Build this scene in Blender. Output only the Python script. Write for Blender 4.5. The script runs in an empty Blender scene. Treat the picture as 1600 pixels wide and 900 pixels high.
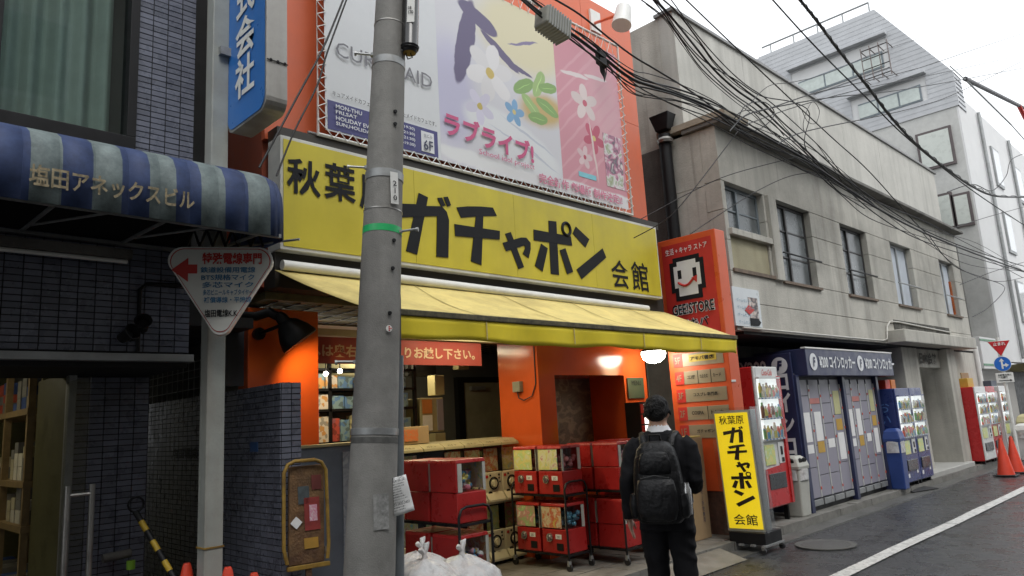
import bpy, math, random
from mathutils import Vector, Matrix, noise
from mathutils.geometry import tessellate_polygon
random.seed(7)
R_ = math.radians
sc = bpy.context.scene
col = sc.collection

# ------------------------------------------------------------------ camera
FPX = 1137.9
CAMX = Vector((0.714, -0.697, -0.058)); CAMY = Vector((-0.085, -0.169, 0.982)); CAMZ = Vector((-0.695, -0.696, -0.180))
CAMX.normalize(); CAMZ = (CAMZ - CAMX*CAMZ.dot(CAMX)).normalized(); CAMY = CAMZ.cross(CAMX)
EYE = Vector((0, 0, 1.6))
cd = bpy.data.cameras.new('camera'); cam = bpy.data.objects.new('camera', cd); col.objects.link(cam)
cd.sensor_width = 36; cd.lens = FPX/1600*36; cd.clip_start = .05; cd.clip_end = 1000
cam.matrix_world = Matrix(((CAMX.x, CAMY.x, CAMZ.x, EYE.x), (CAMX.y, CAMY.y, CAMZ.y, EYE.y), (CAMX.z, CAMY.z, CAMZ.z, EYE.z), (0, 0, 0, 1)))
sc.camera = cam

# ------------------------------------------------------------------ overcast sky, weak broad sun, exposure
SUN_EL, SUN_AZ = 58, 200
wd = bpy.data.worlds.new('World'); sc.world = wd; wd.use_nodes = True
nt = wd.node_tree; nt.nodes.clear()
sky = nt.nodes.new('ShaderNodeTexSky'); sky.sky_type = 'NISHITA'; sky.sun_disc = False
sky.sun_elevation = R_(SUN_EL); sky.sun_rotation = R_(SUN_AZ); sky.air_density = 1.0; sky.dust_density = 4.0; sky.ozone_density = 1.0
bw = nt.nodes.new('ShaderNodeRGBToBW')
mx = nt.nodes.new('ShaderNodeMix'); mx.data_type = 'RGBA'; mx.inputs[0].default_value = .9      # cloud cover greys the sky out
cl = nt.nodes.new('ShaderNodeMix'); cl.data_type = 'RGBA'; cl.inputs[0].default_value = .7      # an even cloud deck
cl.inputs[7].default_value = (7.0, 7.25, 7.5, 1)
bg = nt.nodes.new('ShaderNodeBackground'); bg.inputs[1].default_value = .14
ow = nt.nodes.new('ShaderNodeOutputWorld')
nt.links.new(sky.outputs[0], bw.inputs[0]); nt.links.new(sky.outputs[0], mx.inputs[6]); nt.links.new(bw.outputs[0], mx.inputs[7])
nt.links.new(mx.outputs[2], cl.inputs[6]); nt.links.new(cl.outputs[2], bg.inputs[0]); nt.links.new(bg.outputs[0], ow.inputs[0])
sl = bpy.data.lights.new('sun', 'SUN'); sl.energy = .6; sl.angle = R_(25); sl.color = (1, .97, .93)
so = bpy.data.objects.new('sun', sl); col.objects.link(so)
so.rotation_euler = (R_(90-SUN_EL), 0, R_(180-SUN_AZ)); so.location = (0, 0, 30)
vs = sc.view_settings; sc.display_settings.display_device = 'sRGB'
vs.view_transform = 'Standard'; vs.look = 'None'; vs.exposure = .95; vs.gamma = 1; vs.use_curve_mapping = False
sc.render.engine = 'CYCLES'
sc.cycles.max_bounces = 7; sc.cycles.diffuse_bounces = 3; sc.cycles.glossy_bounces = 3; sc.cycles.transmission_bounces = 6; sc.cycles.transparent_max_bounces = 8
sc.cycles.use_denoising = True; sc.cycles.sample_clamp_indirect = 4

# ------------------------------------------------------------------ helpers
def lin(c):
    c = c/255; return c/12.92 if c <= .04045 else ((c+.055)/1.055)**2.4
def C(r, g, b): return (lin(r), lin(g), lin(b))

def W(x, y, Y=None, X=None, Z=None):
    d = CAMX*(x-800) + CAMY*-(y-450) - CAMZ*FPX
    t = Y/d.y if Y is not None else X/d.x if X is not None else (Z-EYE.z)/d.z
    return EYE + d*t

PM = {}
class MB:
    def __init__(s): s.v = []; s.f = []
    def add(s, vs, fs):
        n = len(s.v); s.v += [Vector(v) for v in vs]; s.f += [[i+n for i in f] for f in fs]; return s
    def box(s, x0, x1, y0, y1, z0, z1):
        return s.add([(x, y, z) for z in (z0, z1) for y in (y0, y1) for x in (x0, x1)],
                     [(0, 2, 3, 1), (4, 5, 7, 6), (0, 1, 5, 4), (2, 6, 7, 3), (0, 4, 6, 2), (1, 3, 7, 5)])
    def obox(s, o, u, v, n):      # corner o, edge vectors u v n
        o, u, v, n = Vector(o), Vector(u), Vector(v), Vector(n)
        p = [o+u*a+v*b+n*c for c in (0, 1) for b in (0, 1) for a in (0, 1)]
        return s.add(p, [(0, 2, 3, 1), (4, 5, 7, 6), (0, 1, 5, 4), (2, 6, 7, 3), (0, 4, 6, 2), (1, 3, 7, 5)])
    def prism(s, pts, n):
        pts = [Vector(p) for p in pts]; n = Vector(n); k = len(pts)
        tr = tessellate_polygon([pts]); b = len(s.v)
        s.v += pts + [p+n for p in pts]
        nrm = Vector((0, 0, 0))
        for i in range(k): nrm += pts[i].cross(pts[(i+1) % k])
        for t in tr:
            tn = (pts[t[1]]-pts[t[0]]).cross(pts[t[2]]-pts[t[0]])
            t = list(t) if tn.dot(n) > 0 else list(t)[::-1]
            s.f.append([b+k+i for i in t]); s.f.append([b+i for i in t[::-1]])
        fl = nrm.dot(n) > 0
        for i in range(k):
            j = (i+1) % k
            s.f.append([b+i, b+j, b+k+j, b+k+i] if fl else [b+j, b+i, b+k+i, b+k+j])
        return s
    def loft(s, rings, cap=True, closed=False):
        b = len(s.v); k = len(rings[0])
        for r in rings: s.v += [Vector(p) for p in r]
        m = len(rings)
        for i in range(m if closed else m-1):
            a0, a1 = b+i*k, b+((i+1) % m)*k
            for j in range(k): s.f.append([a0+j, a0+(j+1) % k, a1+(j+1) % k, a1+j])
        if cap and not closed:
            s.f.append([b+j for j in range(k)][::-1]); s.f.append([b+(m-1)*k+j for j in range(k)])
        return s
    def tube(s, pts, r, n=8, cap=True, closed=False, sx=1):
        pts = [Vector(p) for p in pts]; m = len(pts); rs = r if isinstance(r, (list, tuple)) else [r]*m
        rings = []; up = None
        for i, p in enumerate(pts):
            a = pts[(i-1) % m] if (closed or i) else p; c = pts[(i+1) % m] if (closed or i < m-1) else p
            t = (c-a).normalized()
            if up is None:
                up = Vector((0, 0, 1)) if abs(t.z) < .9 else Vector((1, 0, 0))
            up = (up - t*up.dot(t)).normalized(); sd = t.cross(up)
            rings.append([p + (sd*sx*math.cos(6.28319*k/n) + up*math.sin(6.28319*k/n))*rs[i] for k in range(n)])
        return s.loft(rings, cap, closed)
    def cyl(s, a, b, r, r2=None, n=16): return s.tube([a, b], [r, r if r2 is None else r2], n)
    def lathe(s, prof, c=(0, 0, 0), n=20, M=None):
        c = Vector(c); M = M or Matrix.Identity(3)
        rings = [[c + M @ Vector((r*math.cos(6.28319*k/n), r*math.sin(6.28319*k/n), z)) for k in range(n)] for r, z in prof]
        return s.loft(rings)
    def ball(s, c, r, nu=12, nv=8, M=None):
        r = (r, r, r) if not isinstance(r, (tuple, list)) else r; c = Vector(c); M = M or Matrix.Identity(3)
        rings = []
        for i in range(nv+1):
            a = math.pi*(i/nv) if 0 < i < nv else (.04 if i == 0 else math.pi-.04)
            rings.append([c + M @ Vector((r[0]*math.sin(a)*math.cos(6.28319*k/nu), r[1]*math.sin(a)*math.sin(6.28319*k/nu), -r[2]*math.cos(a))) for k in range(nu)])
        return s.loft(rings)
    def mesh(s, name, inv=None, smooth=None):
        me = bpy.data.meshes.new(name)
        vv = [inv @ v for v in s.v] if inv else s.v
        me.from_pydata([tuple(v) for v in vv], [], s.f); me.update()
        if smooth:
            me.polygons.foreach_set('use_smooth', [True]*len(me.polygons)); me.set_sharp_from_angle(angle=R_(smooth))
        return me
    def build(s, name, mat, parent=None, smooth=None, bevel=0, seg=2):
        P = PM.get(parent.name) if parent else None
        me = s.mesh(name, P.inverted() if P else None, smooth)
        return link(name, me, mat, parent, bevel, seg)

def link(name, me, mat, parent=None, bevel=0, seg=2):
    if not me.materials: me.materials.append(mat)
    o = bpy.data.objects.new(name, me); col.objects.link(o)
    if parent: o.parent = parent; PM[o.name] = PM[parent.name]
    else: PM[o.name] = Matrix.Identity(4)
    if bevel:
        m = o.modifiers.new('bevel', 'BEVEL'); m.width = bevel; m.segments = seg; m.limit_method = 'ANGLE'; m.angle_limit = R_(40)
        m.harden_normals = False
    return o
def tag(o, label=None, cat=None, group=None, kind=None):
    if label: o['label'] = label
    if cat: o['category'] = cat
    if group: o['group'] = group
    if kind: o['kind'] = kind
    return o
def thing(name, label, cat, loc=(0, 0, 0), group=None, rz=0):
    o = bpy.data.objects.new(name, None); col.objects.link(o); o.empty_display_size = .1
    M = Matrix.Translation(Vector(loc)) @ Matrix.Rotation(rz, 4, 'Z')
    o.location = loc; o.rotation_euler = (0, 0, rz); PM[o.name] = M
    return tag(o, label, cat, group)
def copy_tree(o, parent=None):
    c = o.copy(); col.objects.link(c)
    if parent: c.parent = parent
    for ch in [x for x in o.children]: copy_tree(ch, c)
    return c
def piece(me, name, mat, parent, M):          # an instance of a shared mesh, placed in world space by M
    o = link(name, me, mat, parent)
    o.matrix_basis = (PM[parent.name].inverted() @ M) if parent else M
    return o
FX = lambda o: (Vector(o), Vector((1, 0, 0)), Vector((0, 0, 1)))      # faces the street (-Y)
FL = lambda o: (Vector(o), Vector((0, -1, 0)), Vector((0, 0, 1)))     # faces back along the street (-X)
def frameM(o, u, v):
    n = u.cross(v); return Matrix(((u.x, v.x, n.x, o.x), (u.y, v.y, n.y, o.y), (u.z, v.z, n.z, o.z), (0, 0, 0, 1)))

_tsc = bpy.data.scenes.new('text_workshop')
def text(s, w, h, fr, mat, parent, bold=0.0, depth=.004, lift=.002, vert=False, name='lettering', shear=0, keep=False):
    cu = bpy.data.curves.new('t', 'FONT'); cu.body = '\n'.join(s) if vert else s
    cu.resolution_u = 2; cu.offset = bold; cu.align_x = 'CENTER' if vert else 'LEFT'; cu.shear = shear
    cu.space_line = 1.0
    to = bpy.data.objects.new('t', cu); _tsc.collection.objects.link(to)
    _tsc.view_layers[0].update()
    me = bpy.data.meshes.new_from_object(to.evaluated_get(_tsc.view_layers[0].depsgraph))
    bpy.data.objects.remove(to); bpy.data.curves.remove(cu)
    vsx = [v.co.x for v in me.vertices]; vsy = [v.co.y for v in me.vertices]
    if not vsx: return None
    x0, x1, y0, y1 = min(vsx), max(vsx), min(vsy), max(vsy)
    sx = w/max(1e-6, x1-x0); sy = h/max(1e-6, y1-y0)
    o, u, v = fr; n = u.cross(v)
    b = MB()
    polys = [list(p.vertices) for p in me.polygons]
    P = [o + u*((q.co.x-x0)*sx) + v*((q.co.y-y0)*sy) for q in me.vertices]
    b.v = [p + n*(lift+depth) for p in P]; b.f = polys
    bpy.data.meshes.remove(me)
    return b.build(name, mat, parent)

# ------------------------------------------------------------------ procedural materials
_M = {}
def mat(name, c, rough=.6, var=.12, scale=6, bump=0, bscale=60, metal=0, streak=0, spec=.5, dirt=0, dirtc=(.02, .018, .015), emit=0, ec=None, trans=0, alpha=1, coat=0, rvar=.1, transl=0, agg=0):
    if name in _M: return _M[name]
    m = bpy.data.materials.new(name); m.use_nodes = True; _M[name] = m
    N = m.node_tree.nodes; L = m.node_tree.links; p = N['Principled BSDF']
    p.inputs['Metallic'].default_value = metal; p.inputs['Specular IOR Level'].default_value = spec
    p.inputs['Coat Weight'].default_value = coat; p.inputs['Coat Roughness'].default_value = .15
    g = N.new('ShaderNodeNewGeometry')
    nz = N.new('ShaderNodeTexNoise'); nz.inputs['Scale'].default_value = scale; nz.inputs['Detail'].default_value = 6; nz.inputs['Roughness'].default_value = .65
    L.new(g.outputs['Position'], nz.inputs['Vector'])
    rp = N.new('ShaderNodeValToRGB')
    rp.color_ramp.elements[0].position = .3; rp.color_ramp.elements[1].position = .7
    rp.color_ramp.elements[0].color = tuple(max(0, x*(1-var)) for x in c)+(1,); rp.color_ramp.elements[1].color = tuple(min(1, x*(1+var)) for x in c)+(1,)
    L.new(nz.outputs[0], rp.inputs[0]); outc = rp.outputs[0]
    if streak:
        mp = N.new('ShaderNodeMapping'); mp.inputs['Scale'].default_value = (3.1, 3.1, .22); L.new(g.outputs['Position'], mp.inputs[0])
        n2 = N.new('ShaderNodeTexNoise'); n2.inputs['Scale'].default_value = 1; n2.inputs['Detail'].default_value = 5; L.new(mp.outputs[0], n2.inputs['Vector'])
        r2 = N.new('ShaderNodeValToRGB'); r2.color_ramp.elements[0].position = .48; r2.color_ramp.elements[1].position = .72
        r2.color_ramp.elements[0].color = (0, 0, 0, 1); r2.color_ramp.elements[1].color = (streak,)*3+(1,); L.new(n2.outputs[0], r2.inputs[0])
        x = N.new('ShaderNodeMix'); x.data_type = 'RGBA'; L.new(r2.outputs[0], x.inputs[0]); L.new(outc, x.inputs[6]); x.inputs[7].default_value = dirtc+(1,); outc = x.outputs[2]
    if streak and scale < 1.6:
        mp = N.new('ShaderNodeMapping'); mp.inputs['Scale'].default_value = (11, 11, .45); L.new(g.outputs['Position'], mp.inputs[0])
        n2 = N.new('ShaderNodeTexNoise'); n2.inputs['Scale'].default_value = 1; n2.inputs['Detail'].default_value = 3; L.new(mp.outputs[0], n2.inputs['Vector'])
        r2 = N.new('ShaderNodeValToRGB'); r2.color_ramp.elements[0].position = .6; r2.color_ramp.elements[1].position = .74
        r2.color_ramp.elements[0].color = (0, 0, 0, 1); r2.color_ramp.elements[1].color = (.38,)*3+(1,); L.new(n2.outputs[0], r2.inputs[0])
        x = N.new('ShaderNodeMix'); x.data_type = 'RGBA'; L.new(r2.outputs[0], x.inputs[0]); L.new(outc, x.inputs[6]); x.inputs[7].default_value = dirtc+(1,); outc = x.outputs[2]
    if dirt:
        n3 = N.new('ShaderNodeTexNoise'); n3.inputs['Scale'].default_value = scale*.35; n3.inputs['Detail'].default_value = 9; n3.inputs['Roughness'].default_value = .75; L.new(g.outputs['Position'], n3.inputs['Vector'])
        r3 = N.new('ShaderNodeValToRGB'); r3.color_ramp.elements[0].position = .47; r3.color_ramp.elements[1].position = .68
        r3.color_ramp.elements[0].color = (0, 0, 0, 1); r3.color_ramp.elements[1].color = (dirt,)*3+(1,); L.new(n3.outputs[0], r3.inputs[0])
        x = N.new('ShaderNodeMix'); x.data_type = 'RGBA'; L.new(r3.outputs[0], x.inputs[0]); L.new(outc, x.inputs[6]); x.inputs[7].default_value = dirtc+(1,); outc = x.outputs[2]
    if agg:       # coarse aggregate and hairline cracks
        vo = N.new('ShaderNodeTexVoronoi'); vo.inputs['Scale'].default_value = 75; L.new(g.outputs['Position'], vo.inputs['Vector'])
        rv = N.new('ShaderNodeValToRGB'); rv.color_ramp.elements[0].position = .0; rv.color_ramp.elements[0].color = (1.5, 1.5, 1.5, 1); rv.color_ramp.elements[1].position = .6; rv.color_ramp.elements[1].color = (.6, .6, .6, 1); L.new(vo.outputs['Distance'], rv.inputs[0])
        x = N.new('ShaderNodeMix'); x.data_type = 'RGBA'; x.blend_type = 'MULTIPLY'; x.inputs[0].default_value = 1; L.new(outc, x.inputs[6]); L.new(rv.outputs[0], x.inputs[7]); outc = x.outputs[2]
        vc = N.new('ShaderNodeTexVoronoi'); vc.feature = 'DISTANCE_TO_EDGE'; vc.inputs['Scale'].default_value = .55; nd_ = N.new('ShaderNodeVectorMath'); nd_.operation = 'MULTIPLY_ADD'; nd_.inputs[1].default_value = (.7, .7, 0); L.new(nz.outputs['Color'], nd_.inputs[0]); L.new(g.outputs['Position'], nd_.inputs[2]); L.new(nd_.outputs[0], vc.inputs['Vector'])
        rc = N.new('ShaderNodeValToRGB'); rc.color_ramp.elements[0].position = .0; rc.color_ramp.elements[0].color = (.35, .35, .35, 1); rc.color_ramp.elements[1].position = .012; rc.color_ramp.elements[1].color = (1, 1, 1, 1); L.new(vc.outputs['Distance'], rc.inputs[0])
        x = N.new('ShaderNodeMix'); x.data_type = 'RGBA'; x.blend_type = 'MULTIPLY'; x.inputs[0].default_value = 1; L.new(outc, x.inputs[6]); L.new(rc.outputs[0], x.inputs[7]); outc = x.outputs[2]
    L.new(outc, p.inputs['Base Color'])
    mr = N.new('ShaderNodeMapRange'); mr.inputs[3].default_value = max(0.02, rough-rvar); mr.inputs[4].default_value = min(1, rough+rvar); mr.inputs[1].default_value = .3; mr.inputs[2].default_value = .7
    L.new(nz.outputs[0], mr.inputs[0]); L.new(mr.outputs[0], p.inputs['Roughness'])
    if bump:
        nb = N.new('ShaderNodeTexNoise'); nb.inputs['Scale'].default_value = bscale; nb.inputs['Detail'].default_value = 4; L.new(g.outputs['Position'], nb.inputs['Vector'])
        bp = N.new('ShaderNodeBump'); bp.inputs['Strength'].default_value = bump; bp.inputs['Distance'].default_value = .02
        L.new(nb.outputs[0], bp.inputs['Height']); L.new(bp.outputs[0], p.inputs['Normal'])
    if emit:
        p.inputs['Emission Strength'].default_value = emit
        if ec: p.inputs['Emission Color'].default_value = tuple(ec)+(1,)
        else: L.new(outc, p.inputs['Emission Color'])
    p.inputs['Transmission Weight'].default_value = trans; p.inputs['Alpha'].default_value = alpha
    if transl:
        t = N.new('ShaderNodeBsdfTranslucent'); L.new(outc, t.inputs[0]); ms = N.new('ShaderNodeMixShader'); ms.inputs[0].default_value = transl
        L.new(p.outputs[0], ms.inputs[1]); L.new(t.outputs[0], ms.inputs[2]); L.new(ms.outputs[0], N['Material Output'].inputs[0])
    return m
def art(name, cols, scale, stretch=(1, 1, 1), rough=.5, emit=0, detail=4, cell=False):     # flat print: blotches of several inks
    m = bpy.data.materials.new(name); m.use_nodes = True; N = m.node_tree.nodes; L = m.node_tree.links; p = N['Principled BSDF']
    g = N.new('ShaderNodeNewGeometry'); mp = N.new('ShaderNodeMapping'); mp.inputs['Scale'].default_value = stretch; L.new(g.outputs['Position'], mp.inputs[0])
    if cell:
        t = N.new('ShaderNodeTexVoronoi'); t.inputs['Scale'].default_value = scale; L.new(mp.outputs[0], t.inputs['Vector'])
        sx = N.new('ShaderNodeSeparateColor'); L.new(t.outputs['Color'], sx.inputs[0]); src = sx.outputs[0]
    else:
        t = N.new('ShaderNodeTexNoise'); t.inputs['Scale'].default_value = scale; t.inputs['Detail'].default_value = detail; t.inputs['Distortion'].default_value = .6; L.new(mp.outputs[0], t.inputs['Vector']); src = t.outputs[0]
    r = N.new('ShaderNodeValToRGB'); k = len(cols)
    lo, hi = (0, .95) if cell else (.3, .7)
    while len(r.color_ramp.elements) < k: r.color_ramp.elements.new(.5)
    for i, c in enumerate(cols): r.color_ramp.elements[i].position = lo+(hi-lo)*i/(k-1) if not cell else i/k; r.color_ramp.elements[i].color = c+(1,)
    if cell: r.color_ramp.interpolation = 'CONSTANT'
    L.new(src, r.inputs[0]); L.new(r.outputs[0], p.inputs['Base Color']); p.inputs['Roughness'].default_value = rough
    if emit: L.new(r.outputs[0], p.inputs['Emission Color']); p.inputs['Emission Strength'].default_value = emit
    return m
def softprint(name, base, blobs, warp=.42):      # flat print: soft-edged ink patches (x, z, rx, rz, turn, ink, softness) on a base colour
    m = bpy.data.materials.new(name); m.use_nodes = True; N = m.node_tree.nodes; L = m.node_tree.links; p = N['Principled BSDF']; p.inputs['Roughness'].default_value = .5
    g = N.new('ShaderNodeNewGeometry'); nz = N.new('ShaderNodeTexNoise'); nz.inputs['Scale'].default_value = 4.5; nz.inputs['Detail'].default_value = 5; L.new(g.outputs['Position'], nz.inputs['Vector'])
    ma = N.new('ShaderNodeVectorMath'); ma.operation = 'MULTIPLY_ADD'; L.new(nz.outputs['Color'], ma.inputs[0]); ma.inputs[1].default_value = (warp, 0, warp); L.new(g.outputs['Position'], ma.inputs[2])
    cur = None
    for x, z, rx, rz, tr, ink, sf in blobs:
        mp = N.new('ShaderNodeMapping'); mp.vector_type = 'TEXTURE'; mp.inputs['Location'].default_value = (x+warp/2, 5.1, z+warp/2); mp.inputs['Rotation'].default_value = (0, -tr, 0); mp.inputs['Scale'].default_value = (rx, 9, rz); L.new(ma.outputs[0], mp.inputs[0])
        ln = N.new('ShaderNodeVectorMath'); ln.operation = 'LENGTH'; L.new(mp.outputs[0], ln.inputs[0])
        mr = N.new('ShaderNodeMapRange'); mr.interpolation_type = 'SMOOTHSTEP'; mr.inputs[1].default_value = 1; mr.inputs[2].default_value = 1-sf; mr.inputs[3].default_value = 0; mr.inputs[4].default_value = 1; L.new(ln.outputs['Value'], mr.inputs[0])
        mx_ = N.new('ShaderNodeMix'); mx_.data_type = 'RGBA'; L.new(mr.outputs[0], mx_.inputs[0]); mx_.inputs[7].default_value = ink+(1,)
        if cur: L.new(cur, mx_.inputs[6])
        else: mx_.inputs[6].default_value = base+(1,)
        cur = mx_.outputs[2]
    L.new(cur, p.inputs['Base Color']); return m
def glassm(name, tint=(.85, .9, .9), a=.03, rough=.03):       # thin pane: mostly see-through with a sharp reflection
    m = bpy.data.materials.new(name); m.use_nodes = True; N = m.node_tree.nodes; L = m.node_tree.links
    N.remove(N['Principled BSDF'])
    t = N.new('ShaderNodeBsdfTransparent'); t.inputs[0].default_value = tint+(1,); gl = N.new('ShaderNodeBsdfGlossy'); gl.inputs['Roughness'].default_value = rough
    fr = N.new('ShaderNodeFresnel'); fr.inputs[0].default_value = 1.5; ad = N.new('ShaderNodeMath'); ad.operation = 'ADD'; ad.inputs[1].default_value = a; L.new(fr.outputs[0], ad.inputs[0])
    gb = N.new('ShaderNodeNewGeometry'); iv = N.new('ShaderNodeMath'); iv.operation = 'SUBTRACT'; iv.inputs[0].default_value = 1; L.new(gb.outputs['Backfacing'], iv.inputs[1]); mu = N.new('ShaderNodeMath'); mu.operation = 'MULTIPLY'; L.new(ad.outputs[0], mu.inputs[0]); L.new(iv.outputs[0], mu.inputs[1])
    x = N.new('ShaderNodeMixShader'); L.new(mu.outputs[0], x.inputs[0]); L.new(t.outputs[0], x.inputs[1]); L.new(gl.outputs[0], x.inputs[2]); L.new(x.outputs[0], N['Material Output'].inputs[0])
    return m

# inks, paints and stone
M_asph = mat('wet_asphalt', (.06, .062, .066), .3, .3, 3, bump=.4, bscale=70, rvar=.18, dirt=.6, dirtc=(.035, .036, .038), agg=1)
M_ground = mat('ground_base', (.06, .06, .058), .8)
M_paver = mat('paver_stone', (.17, .16, .14), .5, .3, 5, bump=.2, bscale=90, dirt=.5, dirtc=(.05, .047, .04), rvar=.2)
M_kerb = mat('kerb_concrete', (.17, .165, .15), .6, .3, 7, bump=.3, dirt=.6, dirtc=(.06, .057, .045))
M_line = mat('road_paint', (.6, .6, .58), .5, .2, 40, dirt=.85, dirtc=(.16, .16, .155), bump=.3, bscale=150)
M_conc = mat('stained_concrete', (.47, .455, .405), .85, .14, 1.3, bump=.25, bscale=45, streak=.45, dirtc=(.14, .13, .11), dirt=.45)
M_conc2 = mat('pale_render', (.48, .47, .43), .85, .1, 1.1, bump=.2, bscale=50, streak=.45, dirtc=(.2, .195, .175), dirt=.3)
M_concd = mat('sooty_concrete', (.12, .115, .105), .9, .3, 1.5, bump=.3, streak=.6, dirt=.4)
M_pole = mat('pole_concrete', (.23, .225, .21), .8, .2, 4, bump=.25, bscale=120, streak=.6, dirtc=(.07, .065, .06), dirt=.45)
M_black = mat('black_paint', (.008, .008, .009), .5, .2, spec=.3)
M_rub = mat('black_rubber', (.016, .016, .017), .6, .2)
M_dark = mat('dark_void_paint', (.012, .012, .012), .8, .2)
M_steel = mat('brushed_steel', (.42, .41, .39), .38, .15, 9, metal=.85, dirt=.35, dirtc=(.12, .1, .08))
M_galv = mat('galvanised', (.33, .34, .34), .5, .15, 14, metal=.6, dirt=.3, dirtc=(.1, .09, .08))
M_white = mat('white_paint', (.72, .72, .69), .45, .06, 5, dirt=.2, dirtc=(.3, .28, .25))
M_cream = mat('cream_plastic', (.62, .57, .40), .35, .06, 8)
M_red = mat('red_plastic', (.36, .018, .017), .32, .15, 8, dirt=.25, dirtc=(.22, .03, .025))
M_redd = mat('red_sign', (.48, .028, .022), .5, .1)
M_orange = mat('orange_panel', (.52, .085, .018), .16, .08, 2.5, dirt=.12, dirtc=(.25, .05, .02), rvar=.05)
M_orangeu = mat('orange_upper_panel', (.66, .135, .05), .4, .08, 2.5, streak=.18, dirtc=(.4, .1, .05))
M_yel = mat('yellow_sign_face', (.56, .47, .03), .4, .08, 3, streak=.3, dirtc=(.34, .27, .04), dirt=.15)
M_yaw = mat('skylit_canvas', (.84, .70, .27), .75, .08, 4, bump=.15, bscale=30, dirt=.5, dirtc=(.38, .28, .1), transl=.2, streak=.35)  # roof canvas paled to imitate sky light on it; the streaks are dirt
M_yedge = mat('grimy_canvas_edge', (.09, .08, .045), .8, .6, 18, dirt=.8, dirtc=(.012, .012, .01))
M_ink = mat('black_ink', (.012, .013, .016), .6, .1, spec=.2)
M_tile = [mat('blue_grey_tile_%d' % i, tuple(c*f for c in (.135, .145, .185)), .3, .12, 9, rvar=.1) for i, f in enumerate((.82, .94, 1.04, 1.16))]
M_grout = mat('dark_grout', (.018, .018, .02), .9, .3)
M_glass = glassm('window_glass')
M_glassd = glassm('shop_case_glass', (.92, .93, .93), .02, .05)
M_gold = mat('tarnished_gold', (.3, .25, .16), .45, .5, 40, metal=.6, dirt=.6, dirtc=(.1, .09, .07))
M_wood = mat('shelf_wood', (.28, .2, .1), .6, .25, 12)
M_card = mat('cardboard', (.36, .25, .14), .8, .1, 8)
M_paper = mat('paper', (.75, .75, .74), .8, .05)
M_navy = mat('navy_panel', (.022, .028, .075), .4, .15)
M_blue = mat('blue_paint', (.02, .035, .14), .35, .15)
M_bsign = mat('blue_sign_face', (.03, .16, .48), .35, .06)
M_lock = mat('locker_grey', (.25, .24, .29), .42, .06, 4)
M_slate = mat('grey_slate', (.43, .44, .455), .6, .1, 2)
M_ptile = mat('pale_tile', (.38, .37, .35), .55, .12, 6)
M_pwall = mat('pale_wall', (.62, .62, .615), .7, .05, 2)
M_olive = mat('olive_panel', (.10, .095, .04), .6, .2)
M_intw = mat('interior_grey', (.09, .09, .082), .8, .1)
M_intc = mat('interior_cream', (.33, .29, .16), .7, .1)
M_lamp = mat('lamp_glow', (1, .95, .82), .4, 0, emit=14, ec=(1, .93, .78))
M_tubel = mat('tube_lamp', (1, 1, 1), .4, 0, emit=6, ec=(1, .96, .82))
M_rust = mat('rusty_yellow', (.28, .17, .025), .6, .4, 12, dirt=.75, dirtc=(.09, .035, .015))
M_rustb = mat('rusty_board', (.17, .095, .04), .75, .5, 7, dirt=.95, dirtc=(.05, .016, .01), bump=.4, streak=.4)
M_plast = mat('white_film', (.7, .7, .7), .28, .15, 14, transl=.3, bump=.9, bscale=16, dirt=.35, dirtc=(.5, .3, .25))
M_suit = mat('black_suit_wool', (.011, .011, .013), .8, .25, 14, bump=.3, bscale=18, spec=.15)
M_skin = mat('skin', (.48, .28, .2), .5, .08)
M_hair = mat('black_hair', (.005, .0045, .0045), .6, .3, 50, bump=.8, bscale=90, spec=.25)
M_shirt = mat('white_shirt', (.7, .7, .72), .7, .03)
M_nyl = mat('black_nylon', (.006, .006, .007), .45, .3, 16, bump=.5, bscale=26, spec=.3)

FZ = .11      # pavement level
# ------------------------------------------------------------------ ground, road, kerb, pavement
g = MB().add([(-150, -150, -.02), (300, -150, -.02), (300, 150, -.02), (-150, 150, -.02)], [(0, 1, 2, 3)]).build('ground', M_ground); tag(g, kind='structure')
r = MB(); nx, ny = 60, 12
for i in range(nx+1):
    for j in range(ny+1):
        x = -30+150*(i/nx)**1.3; y = -9+13.6*j/ny
        r.v.append(Vector((x, y, .012*noise.noise(Vector((x*.5, y*.6, 0))) - .006*(j == ny))))
for i in range(nx):
    for j in range(ny): a = i*(ny+1)+j; r.f.append([a, a+ny+1, a+ny+2, a+1])
tag(r.build('road', M_asph, smooth=60), kind='structure')
l = MB(); yA, yB = 2.98, 3.13
n = 90
for i in range(n):
    x0, x1 = 2+60*i/n, 2+60*(i+1)/n
    if i % 13 == 12: x1 -= .03
    j = lambda k: .012*noise.noise(Vector((k*3.7, 1, 2)))
    zz = lambda x, y: .012*noise.noise(Vector((x*.5, y*.6, 0)))+.011
    l.add([(x0, yA+j(x0), zz(x0, yA)), (x1, yA+j(x1), zz(x1, yA)), (x1, yB+j(x1+9), zz(x1, yB)), (x0, yB+j(x0+9), zz(x0, yB))], [(0, 1, 2, 3)])
tag(l.build('road_line', M_line), kind='structure')
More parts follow.
